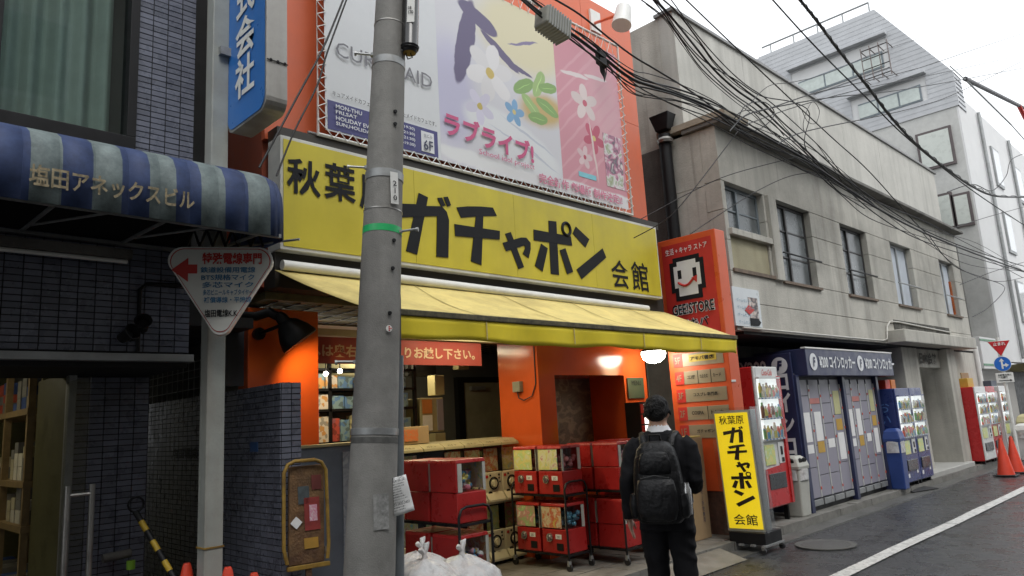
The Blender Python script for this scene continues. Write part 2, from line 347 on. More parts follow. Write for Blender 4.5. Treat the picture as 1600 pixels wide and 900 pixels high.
# gutter edge line, round cover and the black rubber flap by the kerb
tag(MB().box(5.2, 40, 4.24, 4.488, -.02, .016).build('gutter', mat('gutter_concrete', (.10, .1, .095), .45, .35, 5, dirt=.6, dirtc=(.04, .04, .036), bump=.3)), kind='structure')
cv = thing('manhole_cover', 'round concrete-coloured manhole cover in the road beside the kerb', 'manhole', tuple(W(1290, 853, Z=0)))
c0 = W(1290, 853, Z=0)
MB().lathe([(.33, .008), (.33, .02), (.27, .02), (.265, .014), (.0, .014)], c0, 28).build('ring', mat('cover_ring', (.085, .085, .08), .6, .3, 12), cv); MB().lathe([(.262, .008), (.262, .019), (.001, .02)], c0, 28).build('lid', mat('cover_iron', (.075, .075, .073), .55, .4, 18, bump=.6), cv)
pv = MB().box(-12, 5.0, 3.35, 11, -.05, FZ-.012).box(5.0, 60, 4.62, 11, -.05, FZ-.012).build('pavement', M_grout); tag(pv, kind='structure')
pm = MB().box(0, .292, 0, .292, -.03, .012).mesh('paver'); pm.materials.append(M_paver)
k = 0
for i in range(30):
    for j in range(12):
        x, y = 3.0+i*.3, 4.63+j*.3
        if x > 8.6 or (k >= 300): continue
        k += 1
        o = piece(pm, 'paver', M_paver, pv, Matrix.Translation((x, y, FZ-.012+random.uniform(-.002, .003))) @ Matrix.Rotation(random.uniform(-.006, .006), 4, 'Z'))
MB().box(8.7, 30, 4.63, 6.2, -.03, FZ).build('concrete_apron', M_kerb, pv)
ks = MB().box(0, .59, 0, .13, -.03, FZ+.004).mesh('kerb_stone'); ks.materials.append(M_kerb)
kt = tag(MB().box(5.0, 40, 4.5, 4.62, -.05, .02).build('kerb', M_grout), kind='structure')
for i in range(44):
    piece(ks, 'kerb_stone', M_kerb, kt, Matrix.Translation((5.4+i*.6, 4.488+random.uniform(-.006, .006), random.uniform(-.006, .004))))
rp = thing('kerb_ramp', 'worn grey wedge ramp laid against the kerb at the man\'s feet', 'ramp', (6.9, 4.3, 0))
MB().prism([(6.2, 4.15, .006), (6.2, 4.48, .1), (6.2, 4.48, .006)], (1.25, 0, 0)).build('slope_plate', M_paver, rp, bevel=.006)
fl = thing('rubber_flap', 'torn black rubber kerb flap lying in the gutter before the blue vending machine', 'rubber strip', tuple(W(1445, 772, Z=0)))
p0 = W(1428, 770, Z=.02); MB().loft([[p0+Vector((0, 0, 0)), p0+Vector((.7, -.18, .0)), p0+Vector((.7, -.2, .012)), p0+Vector((0, 0, .012))], [p0+Vector((.1, .25, .05)), p0+Vector((.75, .05, .02)), p0+Vector((.75, .05, .035)), p0+Vector((.1, .25, .065))]]).build('flap', M_rub, fl)

# ------------------------------------------------------------------ tiled walls
def tiles(parent, fr, nu, nv, pu, pv_, mts, budget, gap=.007, depth=.008):
    o, u, v = fr; n = u.cross(v); mes = []
    for mt in mts:
        me = MB().obox((gap/2, gap/2, -.004), (pu-gap, 0, 0), (0, pv_-gap, 0), (0, 0, depth+.004)).mesh('tile'); me.materials.append(mt); mes.append(me)
    rest = [MB() for _ in mts]
    for j in range(nv):
        for i in range(nu):
            p = o + u*(i*pu) + v*(j*pv_) + n*random.uniform(-.0012, .0012); k = random.choice((0, 1, 1, 2, 2, 3))
            if budget[0] > 0:
                budget[0] -= 1; piece(mes[k], 'tile', mts[k], parent, frameM(p, u, v))
            else:
                rest[k].obox(p+u*gap/2+v*gap/2-n*.004, u*(pu-gap), v*(pv_-gap), n*(depth+.004))
    for k, b in enumerate(rest):
        if b.v: tag(b.build('small_tiles', mts[k], parent), kind='stuff')

LY = 5.2
tb = thing('tiled_building', 'dark blue-grey tiled building with curtained window at the left edge', 'building', (0, LY, 0))
MB().box(-8, 1.96, LY, LY+.3, 2.19, 3.66).box(1.56, 1.96, LY, LY+.3, 3.66, 9).box(-8, 1.56, LY+.02, LY+.3, 5.6, 9).build('wall', M_grout, tb)
MB().box(1.66, 1.96, LY+.3, 12, 2.2, 9).box(-8, 1.9, LY+.3, 12, 8.8, 9).build('side_wall', M_concd, tb)
bud = [300]
tiles(tb, FX((1.555, LY, 3.42)), 4, 44, .1012, .0415, M_tile, bud)
tiles(tb, FX((.35, LY, 2.2)), 16, 18, .1006, .0415, M_tile, bud)
MB().box(-8, 1.975, LY-.06, LY+.25, 2.135, 2.185).build('ledge', mat('ledge_metal', (.3, .31, .31), .5, .15), tb, bevel=.004)
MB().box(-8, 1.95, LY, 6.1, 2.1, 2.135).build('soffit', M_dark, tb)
# upstairs window
wt = MB().box(-2.0, 1.56, LY-.03, LY+.12, 3.55, 3.69).box(1.5, 1.56, LY-.03, LY+.12, 3.69, 5.6).box(.70, .76, LY-.01, LY+.1, 3.69, 5.6).box(-2.0, 1.56, LY-.02, LY+.1, 5.5, 5.6).build('window_frame', M_black, tb, bevel=.004)
MB().box(-2, 1.5, LY+.05, LY+.056, 3.69, 5.5).build('pane', M_glass, wt)
cu = MB(); pts = []
for i in range(240):
    x = -2+3.2*i/239 ; pts.append((x+.25, LY+.2+.035*math.sin(x*42)+.02*math.sin(x*17+1), 3.6))
for a, b in zip(pts, pts[1:]): cu.add([a, b, (b[0], b[1], 5.6), (a[0], a[1], 5.6)], [(0, 1, 2, 3)])
cu.build('curtain', mat('grey_green_curtain', (.34, .40, .35), .9, .1, 4, transl=.2), wt, smooth=80)
MB().box(-2.2, 1.6, LY+.35, LY+.4, 3.5, 5.7).build('room_back', M_intw, wt)
# ground floor: tiled return wall, door post, glass door, olive side wall, passage
RY = 5.9
MB().box(1.43, 1.94, RY, RY+.2, 0, 2.13).build('return_wall', M_grout, tb)
tiles(tb, FX((1.43, RY, .1)), 5, 48, .101, .0415, M_tile, bud)
MB().box(1.405, 1.43, RY+.02, 6.82, 0, 2.13).build('reveal_wall', M_olive, tb); MB().box(1.87, 1.9, 6.82, 9.4, 0, 2.6).box(1.43, 1.9, 6.82, 6.85, 0, 2.6).build('stock_room_side', M_intc, tb); MB().box(-6, 1.9, RY+.21, 9.4, 2.6, 2.65).build('stock_room_ceiling', M_intc, tb)
MB().box(1.385, 1.435, RY-.07, RY+.02, 0, 2.13).build('door_post', M_galv, tb, bevel=.006)
MB().box(-6, 1.9, 9.3, 9.4, 0, 2.6).box(-6, -5.9, RY, 9.3, 0, 2.6).build('stock_room_wall', M_olive, tb)
MB().box(-6, 1.4, RY, 9.3, .1, .12).build('stock_room_floor', M_concd, tb)
dr = MB().box(1.37, 1.382, 5.28, RY-.08, .13, 2.05).build('glass_door', M_glassd, tb)
for x in (1.31, 1.45):
    h = MB(); h.tube([(x, 5.42, .45), (x, 5.42, 1.36)], .018, 10)
    h.cyl((x, 5.42, 1.3), (1.376, 5.42, 1.3), .012, n=8).cyl((x, 5.42, .52), (1.376, 5.42, .52), .012, n=8).build('handle', M_steel, dr, smooth=40)
# tube lamp housing, conduit and sensor lamp below the striped awning
tl = MB().box(-1.5, 1.52, 5.02, 5.12, 2.79, 2.85).build('lamp_housing', M_concd, tb); MB().cyl((-1.4, 5.06, 2.775), (1.5, 5.06, 2.775), .014, n=10).build('tube', M_white, tl, smooth=50)
MB().tube([(1.62, LY-.025, 2.2), (1.62, LY-.025, 2.62), (1.66, LY-.03, 2.66), (1.96, LY-.03, 2.68)], .014, 8).build('conduit', M_black, tb, smooth=50)
MB().box(1.96, 2.5, 5.35, 9.6, 2.42, 2.5).box(1.96, 2.3, 5.62, 5.68, 2.5, 6.0).build('passage_shade_sheets', M_dark, tb)  # added dark sheets: keep sky light out of the passage, blacken the gap
q = W(205, 522, Y=5.12)
cm = thing('sensor_lamp', 'black twin-head sensor lamp on the tiled lintel left of the arrow sign', 'lamp', tuple(q))
MB().lathe([(.03, 0), (.05, .02), (.05, .05)], q+Vector((0, .03, 0)), 12, Matrix.Rotation(R_(90), 3, 'X')).build('base', M_black, cm, smooth=40)
for dx, dz, a in ((-.05, -.02, 20), (.05, .05, -15)):
    MB().lathe([(.02, -.05), (.035, -.04), (.038, .03), (.055, .07), (.05, .072), (.03, .03)], q+Vector((dx, -.06, dz)), 14, Matrix.Rotation(R_(70), 3, 'X') @ Matrix.Rotation(R_(a), 3, 'Y')).build('lamp_head', M_black, cm, smooth=40)

# striped awning with the building's name
aw = thing('striped_awning', 'faded blue and pale grey striped box awning with gold building name', 'awning', (1.0, 4.3, 2.87))
prof = [(5.2, 3.46), (4.62, 3.36), (4.47, 3.325), (4.37, 3.27), (4.315, 3.19), (4.3, 3.1), (4.3, 2.87)]
ms = bpy.data.materials.new('striped_canvas'); ms.use_nodes = True; N = ms.node_tree.nodes; L = ms.node_tree.links; p = N['Principled BSDF']; p.inputs['Roughness'].default_value = .7
ge = N.new('ShaderNodeNewGeometry'); sx = N.new('ShaderNodeSeparateXYZ'); L.new(ge.outputs['Position'], sx.inputs[0])
m1 = N.new('ShaderNodeMath'); m1.operation = 'MULTIPLY_ADD'; m1.inputs[1].default_value = 1/.295; m1.inputs[2].default_value = -(.79/.295)+10; L.new(sx.outputs[0], m1.inputs[0])
m2 = N.new('ShaderNodeMath'); m2.operation = 'FRACT'; L.new(m1.outputs[0], m2.inputs[0]); m3 = N.new('ShaderNodeMath'); m3.operation = 'LESS_THAN'; m3.inputs[1].default_value = .5; L.new(m2.outputs[0], m3.inputs[0])
na = N.new('ShaderNodeTexNoise'); na.inputs['Scale'].default_value = 9; na.inputs['Detail'].default_value = 8; na.inputs['Roughness'].default_value = .75; L.new(ge.outputs['Position'], na.inputs[0])
cA = N.new('ShaderNodeValToRGB'); cA.color_ramp.elements[0].position = .35; cA.color_ramp.elements[0].color = (.085, .11, .112, 1); cA.color_ramp.elements[1].position = .65; cA.color_ramp.elements[1].color = (.18, .225, .222, 1); L.new(na.outputs[0], cA.inputs[0])
cB = N.new('ShaderNodeValToRGB'); cB.color_ramp.elements[0].position = .35; cB.color_ramp.elements[0].color = (.014, .028, .085, 1); cB.color_ramp.elements[1].position = .65; cB.color_ramp.elements[1].color = (.03, .055, .15, 1); L.new(na.outputs[0], cB.inputs[0])
xm = N.new('ShaderNodeMix'); xm.data_type = 'RGBA'; L.new(m3.outputs[0], xm.inputs[0]); L.new(cB.outputs[0], xm.inputs[6]); L.new(cA.outputs[0], xm.inputs[7]); L.new(xm.outputs[2], p.inputs['Base Color'])
a = MB(); rows = []
xs = [-3+i*(5.12/30) for i in range(31)]+[2.17, 2.21, 2.24, 2.25]
ins = [0]*31+[.01, .03, .07, .14]
for x, s_ in zip(xs, ins):
    rows.append([Vector((x, min(5.2, y+s_*(1 if y < 4.6 else 0)), z-s_*.5*(1 if z > 3 else 0))) for y, z in prof])
for i in range(len(rows)-1):
    b = len(a.v); a.v += rows[i]+rows[i+1]; kk = len(prof)
    for j in range(kk-1): a.f.append([b+j, b+kk+j, b+kk+j+1, b+j+1])
b = len(a.v); e = rows[-1]; a.v += e+[Vector((2.25, 5.2, 2.87))]; a.f.append([b+j for j in range(len(e)+1)])
cv_ = a.build('canopy', ms, aw, smooth=35); sm = cv_.modifiers.new('thickness', 'SOLIDIFY'); sm.thickness = .006; sm.offset = -1
MB().box(-3, 2.2, 4.31, 4.335, 2.865, 2.89).box(-3, 2.2, 5.12, 5.15, 2.9, 2.92).build('frame_bar', M_galv, aw)
fb = MB()
for i in range(9):
    x = -2.5+i*.57
    fb.cyl((x, 4.32, 2.88), (x, 5.15, 2.92), .012, n=6); fb.cyl((x, 4.9, 2.9), (x+.28, 4.33, 2.88), .008, n=6)
fb.build('frame_truss', M_galv, aw)
text('塩田アネックスビル', .845, .12, (Vector((.785, 4.294, 2.95)), Vector((1, 0, 0)), Vector((0, 0, 1))), M_gold, aw, bold=.02, depth=.012, lift=.0)

# wooden store shelf inside, seen past the door post, and what stands on it
sh = thing('stock_shelf', 'brown wooden store-room shelf behind the glass door at far left', 'shelf', (1.6, 7.6, .12))
for y in (6.9, 7.75, 8.7):
    MB().box(1.36, 1.41, y, y+.05, .12, 2.35).build('post', M_wood, sh); MB().box(1.78, 1.83, y, y+.05, .12, 2.35).build('post', M_wood, sh)
SZ = (.5, 1.02, 1.36, 1.93)
for z in SZ: MB().box(1.35, 1.84, 6.87, 8.8, z-.05, z).build('board', M_wood, sh)
ORD = ('first', 'second', 'third', 'fourth', 'fifth', 'sixth', 'seventh', 'eighth', 'ninth', 'tenth', 'eleventh', 'twelfth', 'thirteenth', 'fourteenth', 'fifteenth', 'sixteenth')
bc = [mat('stock_box_white', (.62, .6, .52), .7), mat('stock_box_cream', (.5, .46, .32), .7), mat('stock_box_grey', (.2, .2, .19), .7), mat('stock_box_red', (.45, .08, .05), .6), mat('stock_box_blue', (.04, .08, .25), .6)]
for si, z in enumerate(SZ):
    y = 6.98
    while y < 8.6:
        w = random.uniform(.09, .17); zz = z; d = random.uniform(.2, .3)
        for _ in range(random.choice((1, 2, 3)) if z > 1 else 1):
            h = random.uniform(.07, .11)
            if zz+h > z+.33 or abs(y-7.75) < .17: break
            mt = random.choice(bc[:3] if 1 < z < 1.9 else bc[2:])
            bx_ = MB().box(1.39, 1.39+d, y, y+w, zz, zz+h).build('stock_box', mt, bevel=.004)
            nb_ = globals().get('nb_', 0)+1; tag(bx_, '%s carton, %s of its pile, pile %s from the door, %s store-room shelf board' % ({bc[0].name: 'white', bc[1].name: 'cream', bc[2].name: 'grey', bc[3].name: 'red', bc[4].name: 'blue'}[mt.name], ('bottom', 'second', 'third')[_], ORD[int((y-6.8)/.14)], ('lowest', 'second', 'third', 'top')[si]), 'box', 'cartons on the store-room shelf'); zz += h+.001
        y += w+random.uniform(.01, .05)
la = thing('store_room_lamp', 'ceiling tube lamp lighting the store room at far left', 'lamp', (.2, 7.4, 2.5))
MB().box(-.5, .9, 7.35, 7.45, 2.5, 2.54).build('housing', M_white, la); MB().cyl((-.45, 7.4, 2.48), (.85, 7.4, 2.48), .016, n=8).build('tube', M_tubel, la)
def lamp_light(name, kind, loc, power, color, parent, size=.2, sy=None, rot=None):
    ld = bpy.data.lights.new(name, kind); ld.energy = power; ld.color = color
    if kind == 'AREA':
        ld.size = size
        if sy: ld.shape = 'RECTANGLE'; ld.size_y = sy
    else: ld.shadow_soft_size = size
    o = bpy.data.objects.new(name, ld); col.objects.link(o); o.parent = parent
    o.matrix_basis = PM[parent.name].inverted() @ (Matrix.Translation(Vector(loc)) @ (rot or Matrix.Identity(4)))
    return o
lamp_light('store_light', 'AREA', (.2, 7.4, 2.46), 3, (1, .85, .5), la, 1.3, .1)

# low tiled boundary wall beside the passage, with its wire grille, plate and name mark
bw_ = thing('boundary_wall', 'low dark blue-grey tiled wall between the two buildings, behind the folded trolley', 'wall', (2.57, 5, 0))
MB().box(2.5, 2.65, 4.9, 7.9, 0, 1.97).build('core', M_grout, bw_)
bud = [300]
tiles(bw_, FX((2.497, 4.9, .1)), 2, 45, .0775, .0416, M_tile, bud)
tiles(bw_, FL((2.5, 5.9, .1)), 10, 45, .1, .0416, M_tile, bud)
tiles(bw_, FL((2.5, 7.9, .1)), 20, 45, .1, .0416, M_tile, bud)
gr = MB()
for i in range(14): gr.cyl((2.56, 6.0+i*.13, 1.97), (2.56, 6.0+i*.13, 2.3), .004, n=5)
for z in (2.05, 2.15, 2.22, 2.29): gr.cyl((2.56, 5.95, z), (2.56, 7.8, z), .004, n=5)
gr.build('wire_grille', M_galv, bw_)
MB().obox(W(392, 706, X=2.494), (0, -.12, 0), (0, 0, .07), (-.006, 0, 0)).build('address_plate', mat('plate_blue', (.02, .07, .2), .4), bw_)
text('塩田電線', .55, .09, FL((2.492, 6.9, 1.45)), M_black, bw_, bold=.02, depth=.01)
MB().box(2.3, 2.62, 5.62, 5.66, 2.0, 3.1).box(1.97, 2.6, 9.5, 9.6, 0, 5).build('back_panel', mat('dark_blue_grey_metal', (.045, .05, .058), .5, .2), bw_)

# barrier bar, cones' tops and hose valve in the recess
br_ = thing('barrier_bar', 'yellow and black striped barrier bar leaning in the dark recess', 'barrier', (2.1, 5.5, 0))
pA, pB = W(212, 800, Y=5.6), W(285, 925, Y=5.2)
for i in range(8):
    MB().cyl(pA.lerp(pB, i/8), pA.lerp(pB, (i+1)/8-.002), .02, n=10).build('band', mat('barrier_yellow', (.5, .33, .02), .5) if i % 2 else M_black, br_, smooth=40)
MB().tube([pA+Vector((.05*math.cos(t), 0, .05+.05*math.sin(t))) for t in [i*.5236 for i in range(12)]], .008, 6, closed=True).build('ring', M_black, br_)
M_cone = mat('cone_orange', (.62, .05, .02), .5, .1)
def cone(label, base, h, rz=0, scale=1):
    t = thing('traffic_cone', label, 'traffic cone', base, 'traffic cones')
    b = Vector(base); s = scale
    MB().box(b.x-.19*s, b.x+.19*s, b.y-.19*s, b.y+.19*s, b.z, b.z+.03).build('foot', M_rub if s > .95 else M_cone, t, bevel=.01)
    MB().lathe([(.15*s, .03), (.145*s, .05), (.028*s, h-.02), (.02*s, h), (.001, h)], b, 20).build('cone_body', M_cone, t, smooth=40)
q = W(233, 905, Y=5.3)
for px, Y_, lb in ((292, 5.0, 'faded red cone tip behind the white sign post, in the dark recess'), (356, 4.7, 'bright orange cone tip just right of the white sign post'), (397, 4.6, 'small orange cone tip near the low tiled wall, at the bottom edge')):
    tp = W(px, {292: 880, 356: 886, 397: 895}[px], Y=Y_); cone(lb, (tp.x, tp.y, FZ), tp.z-FZ)
vv = thing('hose_valve', 'grey hose valve with green tag low on the tiled wall at left', 'valve', tuple(W(180, 870, Y=5.8)))
q = W(180, 870, Y=5.8)
MB().cyl(q+Vector((-.08, 0, 0)), q+Vector((.1, 0, .01)), .03, n=12).cyl(q, q+Vector((0, .1, 0)), .025, n=12).build('valve_body', M_concd, vv, smooth=40)
MB().cyl(q+Vector((.1, -.01, -.1)), q+Vector((.1, -.01, -.04)), .028, n=10).build('green_tag', mat('green_tape', (.2, .4, .03), .5), vv, smooth=40)

# white post with the blue company sign and the arrow sign
wp = thing('sign_post', 'tall rust-streaked white square steel post carrying the blue sign', 'post', (2.0, 4.82, 0))
MB().box(1.94, 2.06, 4.82, 4.94, 0, 6.5).build('shaft', mat('rusty_white_paint', (.33, .35, .33), .5, .12, 5, streak=.5, dirtc=(.2, .11, .04), dirt=.15, bump=.1), wp, bevel=.008)
MB().box(1.935, 2.065, 4.815, 4.945, .62, .63).box(1.935, 2.065, 4.815, 4.945, .92, .93).build('collar', M_rust, wp)
bs = thing('blue_sign', 'vertical blue box sign with white characters on the white post', 'sign', (2.12, 4.55, 3.66))
def rrect(w, h, r, n=5):
    P_ = []
    for cx, cy, a0 in ((w-r, r, -90), (w-r, h-r, 0), (r, h-r, 90), (r, r, 180)):
        for i in range(n+1): a_ = R_(a0+90*i/n); P_.append((cx+r*math.cos(a_), cy+r*math.sin(a_)))
    return P_
o_, u_, v_ = FL((2.06, 4.84, 3.71)); n_ = u_.cross(v_)
MB().prism([o_+u_*x+v_*y for x, y in rrect(.6, 2.7, .09)], -n_*.15).build('case', mat('sign_steel', (.36, .35, .33), .42, .15, 7, metal=.5, streak=.5, dirtc=(.1, .08, .05)), bs, bevel=.006)
MB().prism([o_+u_*(x+.02)+v_*(y+.02)+n_*.001 for x, y in rrect(.56, 2.66, .08)], n_*.004).build('face', M_bsign, bs)
text('株式会社', .31, 1.2, (o_+u_*.145+v_*.2+n_*.006, u_, v_), M_white, bs, bold=.025, vert=True)
MB().obox((2.06, 4.234, 4.05), (.15, 0, 0), (0, -.004, 0), (0, 0, .008)).build('case_seam', M_black, bs)
for x in (2.09, 2.14, 2.19): MB().ball((x, 4.236, 4.06), .01, 8, 6).build('bolt', M_black, bs)
MB().box(1.98, 2.06, 4.78, 4.95, 4.3, 4.36).build('bracket', M_galv, bs)

ts = thing('arrow_sign', 'white rounded triangular sign with red arrow and blue writing on the post', 'sign', tuple(W(345, 440, Y=4.66)))
oc = W(345, 452, Y=4.66); nn = Vector((-oc.x*.8-.5, -oc.y*.78, 0)).normalized(); uu = Vector((-nn.y, nn.x, 0)); uu = -uu if uu.dot(CAMX) < 0 else uu; vz = Vector((0, 0, 1))
tri = []
for cx, cy, a0, a1, r0 in ((-.235, .195, 95, 225, .09), (0, -.235, 215, 325, .065), (.235, .195, -45, 85, .09)):
    for i in range(9): a_ = R_(a0+(a1-a0)*i/8); tri.append((cx+r0*math.cos(a_), cy+r0*math.sin(a_)))
MB().prism([oc+uu*x+vz*y for x, y in tri], -nn*.09).build('case', M_white, ts, bevel=.004)
MB().prism([oc+uu*x*.955+vz*(y*.955+.002)+nn*.001 for x, y in tri], nn*.002).build('red_rim', M_redd, ts)
MB().prism([oc+uu*x*.935+vz*(y*.935+.002)+nn*.004 for x, y in tri], nn*.002).build('face', mat('sign_white_face', (.62, .62, .58), .4, .04), ts)
SG = lambda x, y: (oc+uu*x+vz*y+nn*.006, uu, vz)
text('特殊電線専門', .37, .08, SG(-.115, .165), M_redd, ts, bold=.03)
M_sblue = mat('sign_blue_ink', (.03, .16, .32), .5)
for i, s_ in enumerate(('鉄道設備用電線', 'BTS規格マイク', '多芯マイク', '多芯ビニールキャブタイヤー', '補償導線・平編線')):
    text(s_, .34-.012*i, .04, SG(-.125+.006*i, .108-.05*i), M_sblue, ts, bold=.015)
text('塩田電線K.K', .2, .05, SG(-.095, -.185), M_ink, ts, bold=.02)
ar = [(-.30, .13), (-.2, .21), (-.2, .165), (-.145, .165), (-.145, .105), (-.2, .105), (-.2, .05)]
MB().prism([oc+uu*x+vz*y+nn*.006 for x, y in ar], nn*.003).build('arrow', M_redd, ts)
sk = MB()
for i in range(6): sk.cyl(oc-nn*.05+uu*(-.22+i*.08)+vz*.3, oc-nn*.05+uu*(-.18+i*.08)+vz*.42, .008, n=6); sk.cyl(oc-nn*.05+uu*(-.18+i*.08)+vz*.42, oc-nn*.05+uu*(-.14+i*.08)+vz*.3, .008, n=6)
sk.cyl(oc-nn*.05-uu*.3+vz*.42, oc-nn*.05+uu*.35+vz*.42, .012, n=6).build('hanger_truss', M_black, ts)

# ------------------------------------------------------------------ concrete utility pole and what is fixed to it
PB, PT = W(577, 900, Y=3.85), W(611, 0, Y=3.85)
ax = (PT-PB)/(PT.z-PB.z)
def pc(z): return PB + ax*(z-PB.z)
def prad(z): return .146-.0118*(z-1.2)
up = thing('utility_pole', 'weathered grey concrete utility pole with green band in the left foreground', 'utility pole', tuple(pc(0)))
MB().tube([pc(z) for z in (-.1, 1.0, 2.5, 4, 6.5)], [prad(z) for z in (-.1, 1.0, 2.5, 4, 6.5)], 40).build('shaft', M_pole, up, smooth=50)
def pz(y): return W(590-y*.03, y, Y=3.85-.13).z
def band(y, h, mt, nm, ex=.003):
    z = pz(y); MB().tube([pc(z-h/2), pc(z+h/2)], prad(z)+ex, 40).build(nm, mt, up, smooth=50)
band(350, .045, mat('green_tape_band', (.02, .42, .13), .4, .1), 'green_band', .002)
band(78, .05, M_galv, 'strap'); band(262, .055, M_galv, 'strap', .005); band(676, .04, M_galv, 'strap', .004)
band(318, .007, M_steel, 'wire_hoop', .003); band(15, .007, M_steel, 'wire_hoop', .003)
band(690, .035, mat('pole_old_tape', (.09, .09, .085), .8, .4, 20), 'old_tape', .0015)
toC = (EYE-pc(2)); toC.z = 0; toC.normalize(); rt = Vector((CAMX.x, CAMX.y, 0)).normalized()
def onpole(x, y, lift=.004):       # point on the camera-facing side of the shaft
    z = pz(y); r_ = prad(z); c_ = pc(z)
    half = W(x, y, Y=c_.y-.1); s_ = max(-.97, min(.97, (half-c_).dot(rt)/r_))
    return c_ + (rt*s_ + toC*math.sqrt(1-s_*s_))*(r_+lift), (rt*s_+toC*math.sqrt(1-s_*s_)), s_
for y, side in ((62, -1), (352, 1), (560, -1), (245, -1)):
    z = pz(y); r_ = prad(z); d_ = (rt*side+toC*.25).normalized(); c_ = pc(z)+d_*r_*.95
    b = MB().cyl(c_, c_+d_*.12+Vector((0, 0, .004)), .008, n=8); b.cyl(c_+d_*.115, c_+d_*.13, .015, n=8); b.lathe([(.022, -.01), (.022, .01)], c_, 8).build('step_bolt', M_galv, up, smooth=40)
for x, y in ((573, 152), (614, 163), (614, 183), (552, 649), (606, 487), (613, 370), (611, 415)):
    p_, n_, _ = onpole(x, y, -.004); s_ = -.018 if False else .014
    MB().tube([p_, p_+n_*.008], [s_, s_*.8], 12).build('bolt_hole', M_black if y not in (152, 649) else M_galv, up)
def plate(x0, y0, x1, y1, mt, nm, lift=.004):
    a_, n1, _ = onpole(x0, y1, lift); b_, n2, _ = onpole(x1, y1, lift); hgt = pz(y0)-pz(y1)
    u_ = (b_-a_); w_ = u_.length; u_.normalize(); n3 = u_.cross(Vector((0, 0, 1))).normalized()
    MB().obox(a_, u_*w_, Vector((0, 0, hgt)), n3*.003).build(nm, mt, up)
    return (a_+n3*.003, u_, Vector((0, 0, 1))), w_, hgt
fr, w_, h_ = plate(606, 262, 619, 312, M_white, 'number_plate', .006)
text('210', w_*.5, h_*.62, (fr[0]+fr[1]*w_*.25+fr[2]*h_*.1, fr[1], fr[2]), M_ink, up, vert=True, bold=.01)
p_, n_, _ = onpole(604, 512, .001); MB().tube([p_, p_+n_*.002], .021, 20).build('round_sticker', M_white, up)
for a_ in (0, 1.57, 3.14, 4.7, .78): 
    qq = p_+n_*.003+(rt*math.cos(a_)+Vector((0, 0, math.sin(a_))))*(.011 if a_ != .78 else 0); MB().tube([qq, qq+n_*.001], .005, 8).build('sticker_dot', M_redd, up)
fr, w_, h_ = plate(578, 775, 606, 832, mat('torn_sticker', (.3, .3, .29), .8, .3, 40, dirt=.7, dirtc=(.05, .05, .05)), 'torn_sticker', .002)
# conduit and feed cable on the right side of the pole
cdt = thing('pole_conduit', 'grey plastic cable conduit strapped to the right side of the concrete pole', 'conduit', tuple(W(621, 900, Y=3.82)))
A_, B_ = W(620, 1000, Y=3.80), W(622, 556, Y=3.80); A_.z = 0
MB().tube([A_, B_], .035, 16).build('pipe', mat('conduit_grey', (.115, .13, .14), .5, .12, 6, streak=.3), cdt, smooth=50)
MB().tube([B_-Vector((0, 0, .03)), W(622, 470, Y=3.8), W(620, 430, Y=3.8), W(612, 380, Y=3.84)], .02, 10).build('feed_cable', M_rub, cdt, smooth=50)
# cylinder unit near the top
cy = thing('pole_cylinder_unit', 'black cylindrical cable unit with printed label strapped high on the pole', 'cable unit', tuple(W(640, 85, Y=3.72)))
b0 = W(640, 80, Y=3.72); t0 = W(644, -90, Y=3.72); axu = (t0-b0).normalized()
MB().tube([b0, b0+axu*.012, b0+axu*.02, b0+axu*.8], [.05, .062, .058, .058], 24).build('tube_body', mat('glossy_black', (.015, .015, .015), .22, .2), cy, smooth=40)
MB().tube([b0-axu*.015, b0+axu*.03], [.045, .066], 24).build('end_cap', M_black, cy, smooth=40)
MB().tube([b0-axu*.018, b0-axu*.014], [.04, .045], 16).build('brass_plug', M_rust, cy)
MB().tube([b0+Vector((0, 0, 0)), b0+rt*.02-axu*.05, b0-rt*.01-axu*.06, b0-rt*.03-axu*.01], .005, 6).build('loop', M_rub, cy)
MB().obox(b0-rt*.14+axu*.0, rt*.1, axu*.03, toC*.02).build('bracket', M_galv, cy)
u_ = rt; f0 = b0+axu*.19+toC*.0595-rt*.026
MB().obox(f0, u_*.052, axu*.2, toC*.002).build('label_plate', M_white, cy)
text('18\n170', .036, .06, (f0+u_*.008+axu*.06+toC*.002, u_, axu), M_ink, cy, bold=.02)
# taped notice
nt_ = thing('paper_notice', 'curled white printed notice taped to the grey conduit', 'notice', tuple(W(628, 775, Y=3.70)))
P4 = [W(609, 748, Y=3.72), W(634, 740, Y=3.66), W(649, 795, Y=3.62), W(646, 790, Y=3.63)]
a_, b_, c_, d_ = W(610, 748, Y=3.73), W(634, 741, Y=3.68), W(648, 797, Y=3.66), W(613, 808, Y=3.73)
n_ = -((b_-a_).cross(d_-a_)).normalized(); pg = MB(); G = 8
for j in range(G+1):
    for i in range(G+1):
        s_, t_ = i/G, j/G; q = a_.lerp(b_, s_).lerp(d_.lerp(c_, s_), t_)
        pg.v.append(q+n_*(.012*math.sin(s_*3.1)*(.4+t_)+.006*math.sin(t_*6)))
for j in range(G):
    for i in range(G): k = j*(G+1)+i; pg.f.append([k, k+1, k+G+2, k+G+1])
sh_ = pg.build('sheet', M_paper, nt_, smooth=60); sm = sh_.modifiers.new('t', 'SOLIDIFY'); sm.thickness = .001
n_ = n_ if n_.dot(toC) > 0 else -n_
